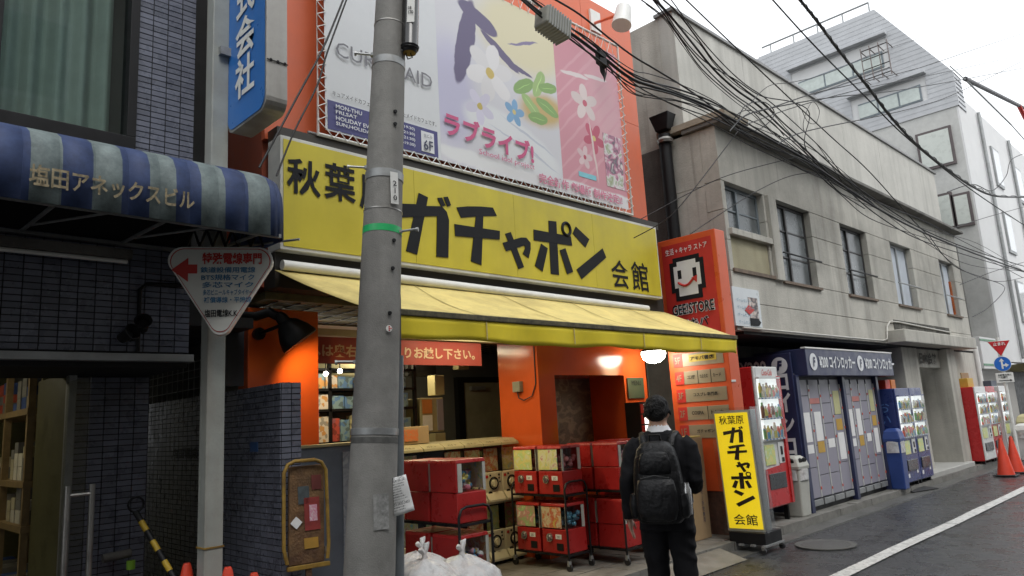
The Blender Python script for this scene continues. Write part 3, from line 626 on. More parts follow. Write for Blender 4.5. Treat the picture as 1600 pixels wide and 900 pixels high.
for i in range(13):
    t_ = .06+.068*i; s0 = .1; s1 = random.uniform(.55, .9) if i not in (0, 10) else .85
    q0 = a_.lerp(b_, s0).lerp(d_.lerp(c_, s0), t_)+n_*.02; q1 = a_.lerp(b_, s1).lerp(d_.lerp(c_, s1), t_)+n_*.024; v_ = (a_-d_).normalized()
    text(random.choice(('お知らせいたします', '自転車放置禁止区域', '整理整頓のお願い', '電柱への貼紙禁止')) if i != 10 else '03-5832-3433', (q1-q0).length, .016 if i in (0, 1, 10) else .009, (q0, (q1-q0).normalized(), v_), M_ink, nt_, bold=.01, name='printed_line')

# ------------------------------------------------------------------ the shop
SY = 5.2
shp = thing('orange_shop', 'bright orange capsule-toy shop building with wide open front', 'shop', (5.2, 5.3, 0))
pnl = MB()
for i in range(5):
    for j, (z0, z1) in enumerate(((3.96, 5.4), (5.406, 6.95))):
        x0 = 2.55+i*1.062; MB().box(x0+.003, x0+1.059, 5.28, 5.34, z0, z1).build('facade_panel', M_orangeu, shp)
MB().box(2.56, 7.86, 5.34, 9, 2.75, 6.9).build('upper_wall', mat('shop_upper_core', (.35, .08, .04), .7), shp)
MB().box(2.58, 7.84, 5.12, 5.28, 3.925, 4.02).build('dark_band', mat('recess_shade', (.035, .03, .022), .5, .4, 5), shp)  # dark strip stands for the shaded recess between sign and banner
MB().box(2.58, 7.84, 5.16, 5.34, 2.72, 3.0).build('sign_soffit', mat('soffit_dark', (.03, .027, .022), .7, .3), shp)
# yellow sign
ys = thing('yellow_shop_sign', 'long yellow shop sign with heavy black lettering above the awning', 'sign', (5.2, SY, 3.0))
MB().box(2.58, 7.71, SY-.13, SY+.08, 3.0, 3.93).build('case', mat('sign_frame_white', (.6, .6, .56), .5, .1, streak=.3), ys, bevel=.006)
for i in range(4):
    x0 = 2.605+i*1.27; MB().box(x0, x0+1.267, SY-.136, SY-.13, 3.03, 3.90).build('face_panel', M_yel, ys)
GL = {'ga': [[(0.475, 0.96), (0.623, 0.92), (0.416, 0.0), (0.248, 0.034)], [(0.0, 0.702), (0.408, 0.77), (0.583, 0.777), (0.842, 0.824), (0.924, 0.749), (0.957, 0.622), (0.917, 0.023), (0.719, 0.014), (0.758, 0.651), (0.547, 0.607), (0.166, 0.519), (0.001, 0.485)], [(0.774, 0.943), (0.851, 0.964), (0.908, 0.847), (0.834, 0.82)], [(0.877, 0.977), (0.951, 1.0), (1.0, 0.868), (0.936, 0.837)]],
      'chi': [[(0.061, 0.871), (0.3, 0.928), (0.587, 0.972), (0.872, 1.0), (0.953, 0.871), (0.618, 0.815), (0.462, 0.786), (0.149, 0.717)], [(0.473, 0.797), (0.639, 0.823), (0.54, 0.0), (0.312, 0.042)], [(0.0, 0.594), (1.0, 0.623), (0.984, 0.475), (0.004, 0.403)]],
      'ya': [[(0.107, 0.919), (0.309, 1.0), (0.709, 0.082), (0.505, 0.0)], [(0.0, 0.657), (0.66, 0.899), (0.854, 0.921), (1.0, 0.798), (0.993, 0.616), (0.892, 0.349), (0.689, 0.457), (0.791, 0.619), (0.766, 0.69), (0.101, 0.439)]],
      'po': [[(0.415, 0.947), (0.618, 0.963), (0.591, 0.0), (0.381, 0.001)], [(0.026, 0.731), (0.976, 0.743), (0.992, 0.572), (0.015, 0.543)], [(0.187, 0.505), (0.345, 0.443), (0.18, 0.018), (0.0, 0.099)], [(0.651, 0.447), (0.801, 0.505), (0.963, 0.095), (0.798, 0.034)]],
      'n': [[(0.113, 1.0), (0.503, 0.804), (0.359, 0.626), (0.0, 0.853)], [(0.902, 0.677), (1.0, 0.506), (0.168, 0.0), (0.037, 0.172)]]}
def glyph(key, x0, y0, w, h, fr, parent, d=.004, mt=None):
    o, u, v = fr; n = u.cross(v); b = MB()
    for i, p in enumerate(GL[key]): b.prism([o+u*(x0+x*w)+v*(y0+y*h)+n*(.001+.0011*i) for x, y in p], n*d)
    if key == 'po':
        c = o+u*(x0+.866*w)+v*(y0+.86*h)+n*(.003+d*.5); ring = [c+u*(.105*w*math.cos(t))+v*(.115*h*math.sin(t)) for t in [6.28319*i/20 for i in range(20)]]
        b.tube(ring, .028*w, 6, closed=True)
    return b.build('lettering', mt or M_ink, parent)
fr0 = FX((0, SY-.137, 0))
for k_, x0, z0, x1, z1 in (('ga', 3.678, 3.15, 4.413, 3.774), ('chi', 4.446, 3.138, 5.053, 3.765), ('ya', 5.084, 3.152, 5.5, 3.541), ('po', 5.544, 3.153, 6.188, 3.79), ('n', 6.208, 3.142, 6.794, 3.757)):
    s_ = (SY-.137)/SY; glyph(k_, x0*s_, 1.6+(z0-1.6)*s_, (x1-x0)*s_, (z1-z0)*s_, fr0, ys)
for ch, x0, z0, w_, h_ in (('秋', 2.63, 3.46, .295, .3), ('葉', 2.955, 3.47, .30, .32), ('原', 3.29, 3.44, .30, .31), ('会', 6.69, 3.06, .33, .34), ('館', 7.08, 3.06, .34, .36)):
    text(ch, w_, h_, FX((x0, SY-.137, z0)), M_ink, ys, bold=.02 if x0 < 4 else .008)
# awning
ya = thing('yellow_awning', 'long yellow canvas awning with sky-paled top, grimy front bar and hanging valance', 'awning', (5.2, 4.7, 2.3))
AF, AX0, AX1 = 4.2, 2.56, 7.8
b = MB(); NXA = 40
for i in range(NXA+1):
    for j in range(7):
        t_ = j/6; x0_ = AX0+.24*t_; x = x0_+(AX1-x0_)*i/NXA; y = 5.12+(AF-5.12)*t_; z = 2.845-(.42)*t_ - .022*math.sin(math.pi*t_)*(1+.6*math.sin(x*2.2)+.4*math.sin(x*5.3+1)) + .004*math.sin(x*31)*t_
        b.v.append(Vector((x, y, z)))
for i in range(NXA):
    for j in range(6): k = i*7+j; b.f.append([k, k+1, k+8, k+7])
o = b.build('canvas_roof', M_yaw, ya, smooth=60); sm = o.modifiers.new('t', 'SOLIDIFY'); sm.thickness = .004
b = MB(); NV = 120
for i in range(NV+1):
    x = AX0+.24+(AX1-AX0-.24)*i/NV
    sag = .02*math.sin(x*3.1)+.012*math.sin(x*7.7+1)
    for j in range(5):
        t_ = j/4; b.v.append(Vector((x, AF-.022+.02*t_*math.sin(x*9)*.6+.012*t_, 2.385-(.165+sag*.5)*t_)))
for i in range(NV):
    for j in range(4): k = i*5+j; b.f.append([k, k+1, k+6, k+5])
o = b.build('valance', mat('valance_canvas', (.82, .66, .03), .7, .06, 5, streak=.15, dirtc=(.5, .38, .03), transl=.12), ya, smooth=60); sm = o.modifiers.new('t', 'SOLIDIFY'); sm.thickness = .003
for xs_ in (3.85, 4.9, 5.95, 7.0):
    b = MB()
    for j in range(6):
        t0, t1 = j/6, (j+1)/6; zf = lambda t: 2.845-.42*t-.022*math.sin(math.pi*t)*(1+.6*math.sin(xs_*2.2)+.4*math.sin(xs_*5.3+1))+.004*math.sin(xs_*31)*t+.0045
        yf = lambda t: 5.12+(AF-5.12)*t
        b.add([(xs_, yf(t0), zf(t0)), (xs_+.022, yf(t0), zf(t0)), (xs_+.022, yf(t1), zf(t1)), (xs_, yf(t1), zf(t1))], [(0, 1, 2, 3)])
    b.build('seam', mat('seam_canvas', (.5, .4, .14), .8, .2, 9), ya); MB().box(xs_, xs_+.012, AF-.029, AF-.0265, 2.24, 2.38).build('valance_seam', _M['seam_canvas'], ya)
MB().box(AX0+.23, AX1+.01, AF-.035, AF+.01, 2.385, 2.432).build('front_bar', M_yedge, ya, bevel=.008)
MB().cyl((AX0+.05, 5.1, 2.885), (AX1-.4, 5.1, 2.86), .04, n=14).build('roller_tube', M_white, ya, smooth=40)
b = MB().prism([(AX1, 4.2, 2.385), (AX1, 4.2, 2.22), (AX1, 4.5, 2.4), (AX1, 4.5, 2.52)], (.004, 0, 0)).build('end_flap', _M['valance_canvas'], ya)
for x in (3.2, 5.2, 7.2): MB().tube([(x, 5.1, 2.72), (x+.25, 4.65, 2.5), (x, AF, 2.4)], .014, 8).build('folding_arm', M_white, ya, smooth=40)
# interior shell
IW = MB().box(2.7, 8.1, 8.4, 8.5, 0, 2.8).box(2.66, 2.7, 5.7, 8.4, 0, 2.8).box(8.1, 8.14, 5.7, 8.4, 0, 2.8).build('interior_wall', M_intw, shp)
MB().box(2.6, 8.14, 5.36, 8.5, 2.66, 2.72).build('ceiling', mat('ceiling_tile_yellowish', (.17, .145, .06), .8, .3, 9), shp)
cg = MB()
for i in range(26): cg.box(2.72+i*.2, 2.73+i*.2, 5.4, 8.4, 2.652, 2.659)
for i in range(15): cg.box(2.72, 8.1, 5.45+i*.2, 5.46+i*.2, 2.648, 2.652)
cg.build('ceiling_grid', M_black, shp)
MB().box(2.55, 3.17, 5.55, 5.72, 0, 2.62).build('orange_pillar', M_orange, shp, bevel=.006)
# orange volume with the framed opening at the right
OY, OX0, OX1 = 5.7, 6.02, 8.13; wx0, wx1, wz0, wz1 = 6.29, 7.61, 1.2, 2.1
ob = MB().box(OX0, wx0, OY, 6.35, 0, 2.66).box(wx1, OX1, OY, 6.35, 0, 2.66).box(wx0, wx1, OY, 6.35, wz1, 2.66).box(wx0, wx1, OY, 6.35, 0, wz0).build('orange_front_box', M_orange, shp)
bp_ = MB().box(wx0, wx1, 6.27, 6.3, wz0, wz1).build('back_pane', art('faded_print', [(.05, .04, .035), (.12, .095, .07), (.09, .07, .06), (.2, .16, .12), (.1, .07, .05)], 5, (1, 1, 1.5)), shp)
for i in range(7):
    x0 = wx0+random.uniform(.02, .5); z0 = wz0+random.uniform(.1, .75); w_ = random.uniform(.12, .3)
    MB().box(x0, x0+w_, 6.262, 6.269-.0004*i, z0, z0+w_*.6).build('poster_sheet', art('poster_%d' % i, [(.1, .07, .05), (.25, .2, .15), (.07, .06, .06), (.2, .1, .08)], 14), bp_)
fbx = MB().box(OX0-.06, OX0, 5.95, 6.07, 1.93, 2.05).build('fuse_box', mat('box_grey', (.2, .19, .14), .5), shp, bevel=.006)
MB().tube([(OX0-.03, 6.02, 1.93), (OX0-.03, 6.0, 1.86), (OX0-.03, 5.92, 1.83), (OX0-.02, 5.8, 1.87), (OX0-.01, 5.74, 2.0), (OX0-.01, 5.73, 2.5)], .007, 6).build('wire', M_rub, fbx, smooth=50)
gp = W(980, 590, Y=5.68); ge_ = W(1008, 622, Y=5.68)
mp_ = MB().obox((gp.x, 5.69, ge_.z), (ge_.x-gp.x, 0, 0), (0, 0, gp.z-ge_.z), (0, -.01, 0)).build('notice_plate', mat('green_slate', (.05, .075, .045), .4), shp, bevel=.003)
text('MENU', .2, .06, FX((gp.x+.08, 5.68, gp.z-.1)), M_ink, shp)
# lamps: globe by the wall, spot on the orange pillar
gl = thing('globe_lamp', 'bright round lamp under the right end of the yellow awning', 'lamp', tuple(W(1020, 552, Y=5.35)))
q = W(1021, 553, Y=5.35)
MB().lathe([(.001, -.12), (.08, -.105), (.135, -.06), (.155, 0), (.15, .03), (.001, .03)], q, 24).build('globe', M_lamp, gl, smooth=60)
MB().lathe([(.16, .03), (.16, .05), (.05, .09), (.05, .4)], q, 20).build('cap', M_black, gl, smooth=40)
lamp_light('globe_light', 'POINT', q+Vector((0, 0, -.16)), 2, (1, .8, .45), gl, .1)
sp = thing('black_spotlight', 'large black shaded spotlight mounted on the orange pillar', 'lamp', tuple(W(455, 510, Y=5.3)))
q = W(452, 512, Y=5.25)
dirv = Vector((.55, -.25, -.8)).normalized(); Z3 = Vector((0, 0, 1)).rotation_difference(-dirv).to_matrix()
MB().lathe([(.15, -.14), (.152, -.12), (.13, -.05), (.085, .03), (.05, .06), (.048, .1), (.03, .14), (.001, .145)], q, 22, Z3).build('shade', M_black, sp, smooth=40)
MB().tube([q+Vector((-.02, .02, .06)), q+Vector((-.12, .1, .13)), q+Vector((-.2, .16, .1)), q+Vector((-.28, .25, .12))], [.035, .04, .035, .03], 10).build('arm', M_black, sp, smooth=40)
MB().lathe([(.05, 0), (.05, .04)], q+Vector((-.12, .29, -.02)), 12, Matrix.Rotation(R_(90), 3, 'X')).build('mount', M_black, sp); MB().cyl(q+Vector((-.12, .28, -.02)), q+Vector((-.05, .05, .02)), .015).build('stay', M_black, sp)
MB().ball(q+dirv*.06, .05, 12, 8).build('bulb', M_lamp, sp)
ls = lamp_light('spot_light', 'SPOT', q+dirv*.13, 38, (1, .72, .22), sp, .05, rot=Vector((0, 0, -1)).rotation_difference(Vector((.6, .45, -.62)).normalized()).to_matrix().to_4x4())
ls.data.spot_size = R_(110); ls.data.spot_blend = .8
for i, (x, y) in enumerate(((3.6, 6.4), (5.1, 7.3), (4.9, 5.55))):
    t = thing('ceiling_lamp', ('tube lamp on the shop ceiling above the toy shelf', 'tube lamp on the shop ceiling over the grey door', 'tube lamp on the shop ceiling over the cream capsule machines', 'tube lamp under the awning before the orange wall')[i], 'lamp', (x, y, 2.6), 'ceiling lamps in the shop')
    zt = 2.6 if i < 3 else 2.56
    MB().box(x-.6, x+.6, y-.05, y+.05, zt, zt+.04).build('housing', M_white, t); MB().cyl((x-.57, y, zt-.02), (x+.57, y, zt-.02), .015, n=8).build('tube', M_tubel, t)
    lamp_light('tube_light', 'AREA', (x, y, zt-.045), (12, 13, 9)[i], (1, .84, .5), t, 1.1, .08)

# red hanging banner inside
rb = thing('red_inner_banner', 'red cloth banner with pale writing hung inside the shop opening', 'banner', (4.2, 5.9, 2.3))
a_, b_ = W(490, 512, Y=5.9), W(752, 553, Y=5.9)
MB().box(a_.x-.1, b_.x, 5.9, 5.906, 2.215, 2.46).build('cloth', mat('red_banner_cloth', (.17, .02, .014), .8, .1), rb)
text('3階へは奥右側階段よりお越し下さい。', b_.x-a_.x+.15, .12, FX((a_.x-.25, 5.899, 2.275)), mat('banner_ink', (.3, .2, .13), .8), rb, bold=.03, depth=.002)
MB().box(3.17, 6.02, 5.86, 5.98, 2.47, 2.53).build('rail', M_intc, rb)
# grey back door and electrical boxes
dd = thing('back_door', 'pale grey steel door at the back of the shop', 'door', tuple(W(745, 690, Y=8.3)))
a_, b_ = W(722, 598, Y=8.34), W(783, 690, Y=8.34)
MB().box(a_.x, b_.x+.1, 8.32, 8.38, .12, a_.z).build('leaf', mat('door_greige', (.3, .28, .19), .6, .15, 3, dirt=.3), dd); MB().box(a_.x-.12, a_.x, 8.3, 8.39, .12, a_.z+.08).box(a_.x, b_.x+.1, 8.3, 8.39, a_.z, a_.z+.08).build('frame', M_black, dd)
MB().box(a_.x+.12, a_.x+.4, 8.26, 8.32, a_.z-.12, a_.z-.06).build('door_closer', M_galv, dd)
def wbox(name, label, cat, px, Y, d, mt, z0=None, group=None):
    a_, b_ = W(px[0], px[1], Y=Y), W(px[2], px[3], Y=Y); zb = b_.z if z0 is None else z0
    t = thing(name, label, cat, ((a_.x+b_.x)/2, Y, zb), group)
    MB().box(a_.x, b_.x, Y, Y+d, zb, a_.z).build('box_body', mt, t, bevel=.006); return t, a_, b_
t, a_, b_ = wbox('electrical_cabinet', 'tall cream electrical cabinet with orange and white papers in the shop', 'cabinet', (657, 622, 694, 674), 7.0, .3, M_intc)
MB().box(a_.x+.02, a_.x+.02+(b_.x-a_.x)*.42, 6.992, 6.998, b_.z+.35*(a_.z-b_.z)+.08, a_.z-.02).build('orange_paper', mat('orange_paper', (.55, .2, .05), .7), t)
MB().box(a_.x+.02, a_.x+.02+(b_.x-a_.x)*.42, 6.992, 6.998, b_.z+.02, b_.z+.35*(a_.z-b_.z)+.06).build('white_paper', M_paper, t)
MB().box(a_.x+(b_.x-a_.x)*.7, b_.x-.01, 6.985, 6.998, b_.z+.02, a_.z-.02).build('grey_door', M_lock, t)
wbox('switch_box', 'small cream switch box above the electrical cabinet', 'box', (679, 586, 695, 617), 7.1, .15, M_intc)
wbox('speaker_box', 'small pale box hanging from the shop ceiling near the door', 'box', (716, 562, 733, 577), 7.2, .12, M_intc)
wbox('screen_panel', 'black screen hanging behind the concrete pole inside the shop', 'screen', (636, 552, 682, 588), 7.3, .06, M_black)
t, a_, b_ = wbox('printed_carton', 'brown carton with orange print standing on the cream capsule machines', 'box', (620, 668, 671, 692), 6.2, .3, M_card)
MB().box(a_.x+.08, b_.x-.15, 6.19, 6.2, b_.z+.03, a_.z-.03).build('orange_print', art('carton_print', [(.36, .25, .14), (.6, .15, .04), (.36, .25, .14)], 22), t)
wbox('small_socket_box', 'small cream socket box between carton and grey door', 'box', (680, 677, 697, 692), 6.9, .15, M_intc)
# toy shelf
tsH = thing('toy_shelf', 'black steel shop shelf of hanging toys left of the concrete pole', 'shelf', (3.9, 6.9, .1))
SXa, SXb = W(494, 600, Y=7.0).x-.2, W(650, 600, Y=7.0).x
for x in (SXa, W(514, 600, Y=7.0).x, W(565, 600, Y=7.0).x, SXb-.03): MB().box(x, x+.035, 7.0, 7.04, .1, 2.35).build('post', M_black, tsH)
shz = [W(500, y, Y=7.0).z for y in (692, 640, 607, 575)]
for z in shz: MB().box(SXa, SXb, 7.0, 7.35, z-.025, z).build('shelf_board', M_black, tsH)
MB().box(SXa, SXb, 7.36, 7.4, .1, 2.4).build('back_panel', mat('shelf_back', (.35, .33, .22), .7), tsH)
cols = [(.5, .45, .25), (.2, .3, .35), (.45, .08, .06), (.55, .5, .45), (.1, .2, .4), (.3, .1, .12), (.5, .25, .08), (.16, .12, .08)]
tm = [art('toy_pack_%d' % i, [tuple(c*.5 for c in cols[i]), cols[i], cols[(i+3) % 8], cols[i]], 26, cell=True) for i in range(8)]
random.seed(11)
for si, (z, top) in enumerate(zip(shz, shz[1:]+[2.3])):
    x = SXa+.05; npk = 0
    while x < SXb-.12:
        w_ = random.uniform(.1, .2); h_ = (top-z-.05)*random.uniform(.7, .95)
        i = random.randrange(8) if x < 4.4 else random.choice((1, 4, 1))
        t = MB().box(x, x+w_, 7.02, 7.12, z+.001, z+h_).build('toy_pack', tm[i], bevel=.004)
        tag(t, '%s toy package, %s from the orange pillar on the %s tier of the black shelf' % (('yellow', 'teal', 'red', 'pale', 'blue', 'maroon', 'orange', 'brown')[i], ORD[npk], ('lowest', 'second', 'third', 'top')[si]), 'toy package', 'toy packages on the shop shelf'); npk += 1; x += w_+.015
for x, y in ((509, 584), (531, 580)):
    q = W(x, y, Y=6.8); t = thing('spot_bulb', 'small glaring bulb over the toy shelf, %s one' % ('left' if x < 520 else 'right'), 'bulb', tuple(q)); MB().ball(q, .025, 10, 8).build('bulb', M_lamp, t, smooth=60); MB().cyl(q+Vector((0, 0, .02)), (q.x, q.y, 2.66), .006, n=6).build('stem', M_black, t)
# grey counter panel and yellow trolley
cp = thing('counter_panel', 'blue-grey metal counter panel behind the folded trolley', 'counter', (3.05, 5.25, .1))
MB().box(2.66, 3.6, 5.2, 5.5, .11, 1.49).build('front', mat('counter_blue_grey', (.12, .14, .17), .45, .15, 4, dirt=.25), cp, bevel=.006)
MB().box(2.655, 3.605, 5.19, 5.51, 1.49, 1.51).build('top', M_intc, cp)
MB().box(3.17, 3.55, 5.19, 5.2, .4, 1.44).build('faded_poster', art('faded_poster', [(.16, .18, .2), (.3, .32, .34), (.2, .22, .25), (.36, .38, .4)], 12), cp)
tr = thing('platform_trolley', 'battered rusty yellow platform trolley standing folded against the tiled wall', 'trolley', (2.7, 4.8, .1))
u_ = Vector((.985, -.17, 0)); v_ = Vector((-.02, .04, 1)).normalized(); o_ = Vector((2.47, 4.82, .74)); n_ = u_.cross(v_).normalized()
hp = [(.02, 0), (.0, .1), (.02, .6), (.05, .655), (.1, .675), (.24, .675), (.29, .655), (.32, .6), (.315, .1), (.3, 0)]
MB().tube([o_+u_*x+v_*y+n_*.03 for x, y in hp], .013, 10).build('handle', M_rust, tr, smooth=50)
MB().obox(o_+u_*.04-v_*.02, u_*.25+v_*.0, v_*.66+u_*.03, -n_*.035).build('platform', M_rustb, tr, bevel=.006)
MB().obox(o_+u_*.02-v_*.05, u_*.3, v_*.03, n_*.03).build('hinge_bar', M_rust, tr, bevel=.004)
for x in (.0, .29): MB().obox(o_+u_*x+v_*.03, u_*.025, v_*.05, n_*.03).build('caster_bracket', M_steel, tr)
for x, y, w_, h_, mt, nm in ((.1, .26, .065, .065, M_paper, 'diamond_label'), (.195, .26, .055, .11, art('pink_label', [(.7, .7, .7), (.6, .2, .3), (.7, .7, .7)], 45), 'paper_label'), (.16, .2, .11, .22, mat('faded_red_sticker', (.26, .035, .03), .7, .3, 14), 'red_sticker'), (.22, .47, .07, .1, mat('sticker_maroon', (.14, .03, .025), .7, .3), 'maroon_sticker'), (.12, .38, .08, .12, mat('sticker_slate', (.06, .075, .08), .7, .4, 20), 'slate_sticker'), (.15, .08, .1, .07, mat('sticker_ochre', (.36, .2, .03), .7, .3), 'ochre_sticker')):
    l_ = .004 if 'sticker' in nm else .007
    if nm == 'diamond_label':
        c_ = o_+u_*x+v_*y+n_*l_; MB().prism([c_+u_*.042, c_+v_*.042, c_-u_*.042, c_-v_*.042], n_*.002).build(nm, mt, tr)
    else: MB().obox(o_+u_*x+v_*y+n_*l_, u_*w_, v_*h_, n_*.002).build(nm, mt, tr)
MB().obox(o_+u_*.15-v_*.68, u_*.04, v_*.66, n_*.02).build('stand_leg', M_rustb, tr)

# ------------------------------------------------------------------ capsule machines
random.seed(5)
M_strip = mat('clear_strip', (.42, .42, .38), .35, .1)
M_knob = mat('chrome_knob', (.5, .5, .48), .25, .1, metal=.9)
POST = [art('capsule_poster_%d' % i, c, 16, detail=6, rough=.35) for i, c in enumerate((
    [(.6, .62, .4), (.66, .6, .2), (.45, .6, .25), (.7, .68, .55)], [(.62, .5, .12), (.6, .12, .06), (.65, .62, .4), (.5, .1, .06)],
    [(.6, .62, .35), (.3, .5, .2), (.6, .25, .25), (.7, .7, .5)], [(.2, .45, .5), (.62, .6, .2), (.65, .66, .5), (.5, .2, .2)]))]
CAPS = [art('capsules_mixed', [(.55, .15, .2), (.1, .3, .5), (.55, .45, .1), (.6, .6, .58), (.5, .25, .3)], 17, cell=True, rough=.25), mat('capsule_pink', (.55, .18, .2), .25, .1), mat('capsule_blue', (.1, .3, .42), .25, .1), mat('capsule_yellow', (.5, .42, .1), .25, .1), mat('capsule_clear', (.5, .52, .5), .15, .1)]
def red_machine(label, loc, rz, poster, caps, group):
    t = thing('capsule_machine', label, 'capsule machine', loc, group); PM[t.name] = Matrix.Identity(4)
    w, d, h = .17, .155, .485
    lo = MB(); lo.loft([[(-w, -d, 0), (w, -d, 0), (w, d, 0), (-w, d, 0)], [(-w*.97, -d, .23), (w*.97, -d, .23), (w*.97, d*.97, .23), (-w*.97, d*.97, .23)]]).build('base_case', M_red, t, bevel=.006)
    MB().box(-w*.97, w*.97, d*.9, d, .234, .46).build('back_panel', M_red, t, bevel=.004)
    MB().loft([[(-w, -d*1.02, .455), (w, -d*1.02, .455), (w, d*1.02, .455), (-w, d*1.02, .455)], [(-w*.96, -d*.96, .485), (w*.96, -d*.96, .485), (w*.96, d*.96, .485), (-w*.96, d*.96, .485)]]).build('lid', M_red, t, bevel=.006)
    for sx_ in (-1, 1):
        MB().box(min(sx_*w*.94, sx_*w*.97), max(sx_*w*.94, sx_*w*.97), -d*.98, d*.9, .236, .454).build('side_pane', M_glassd, t)
        MB().box(min(sx_*w*.955, sx_*w*.985), max(sx_*w*.955, sx_*w*.985), d*.62, d*.9, .234, .454).build('corner_strip', M_strip, t)
        MB().box(min(sx_*w*.955, sx_*w*.985), max(sx_*w*.955, sx_*w*.985), -d*.99, -d*.8, .234, .454).build('corner_strip', M_strip, t)
    MB().box(-w*.93, w*.62, -d*.99, -d*.95, .245, .45).build('poster', poster, t)
    MB().box(w*.64, w*.93, -d*.99, -d*.96, .245, .45).build('front_pane', M_glassd, t)
    cp_ = MB()
    for i in range(44): cp_.ball((random.uniform(-.78, .82)*w, random.uniform(-.65, .7)*d, .26+.026*(i//9)+random.uniform(0, .012)), .027, 8, 6)
    tag(cp_.build('capsules', caps, t, smooth=60), kind='stuff')
    k = MB(); k.tube([(-.06, -d, .15), (-.06, -d-.012, .15)], .042, 16); k.tube([(-.06, -d-.01, .15), (-.06, -d-.03, .15)], [.028, .022], 12); k.box(-.068, -.052, -d-.042, -d-.02, .12, .18); k.build('turn_knob', M_knob, t, smooth=40)
    MB().box(.02, .10, -d-.003, -d-.001, .14, .185).build('price_label', M_paper, t); text('200', .04, .025, (Vector((.04, -d-.003, .15)), Vector((1, 0, 0)), Vector((0, 0, 1))), M_ink, t)
    MB().box(.03, .12, -d-.006, -d+.0, .03, .10).build('chute', M_black, t, bevel=.004)
    t.location = loc; t.rotation_euler = (0, 0, rz)
    return t
def rack(label, loc, L=.76, D=.34):
    t = thing('wheeled_rack', label, 'rack', loc, 'black wheeled racks of capsule machines'); x, y, z = loc
    for yy in (y, y+L):
        MB().tube([(x, yy, z+.1), (x, yy, z+.78), (x+.03, yy, z+.84), (x+.08, yy, z+.855), (x+D-.08, yy, z+.855), (x+D-.03, yy, z+.84), (x+D, yy, z+.78), (x+D, yy, z+.1)], .011, 8).build('end_frame', M_black, t, smooth=50)
    for zz in (.135, .71):
        b = MB(); b.box(x, x+.02, y, y+L, z+zz, z+zz+.02).box(x+D-.02, x+D, y, y+L, z+zz, z+zz+.02)
        for i in range(6): b.box(x, x+D, y+i*(L-.02)/5, y+.02+i*(L-.02)/5, z+zz-.001, z+zz+.018)
        b.build('shelf_frame', M_black, t)
    for xx in (x, x+D):
        for yy in (y, y+L):
            MB().cyl((xx-.012, yy, z+.035), (xx+.012, yy, z+.035), .035, n=14).build('caster', M_rub, t, smooth=40); MB().box(xx-.018, xx+.018, yy-.012, yy+.012, z+.05, z+.1).build('caster_fork', M_galv, t)
    return t
GRP = 'red capsule machines on the racks'
def loaded(rx, ry, front, words, pos, cps):
    rack(pos[0], (rx, ry, FZ))
    for k in range(4):
        yy = ry+.195+(k % 2)*.365; zz = FZ+(.157 if k < 2 else .732)
        red_machine('red machine %s, %s, %s' % (words, ('lower shelf' if k < 2 else 'upper shelf'), ('street side' if k % 2 == 0 else 'shop side')), (rx+.17, yy, zz), -math.pi/2 if front else math.pi/2, POST[(k+1) % 4], CAPS[cps[k]], GRP)
loaded(3.76, 4.50, False, 'seen from behind on rack by bags', ['black wheeled rack behind the white rubbish bags'], (0, 0, 0, 0))
loaded(5.64, 5.08, True, 'showing poster on the middle rack', ['black wheeled rack in the middle with posters facing left'], (2, 2, 1, 1))
loaded(6.16, 4.76, False, 'seen from behind on rack by man', ['black wheeled rack just left of the walking man'], (0, 3, 0, 0))

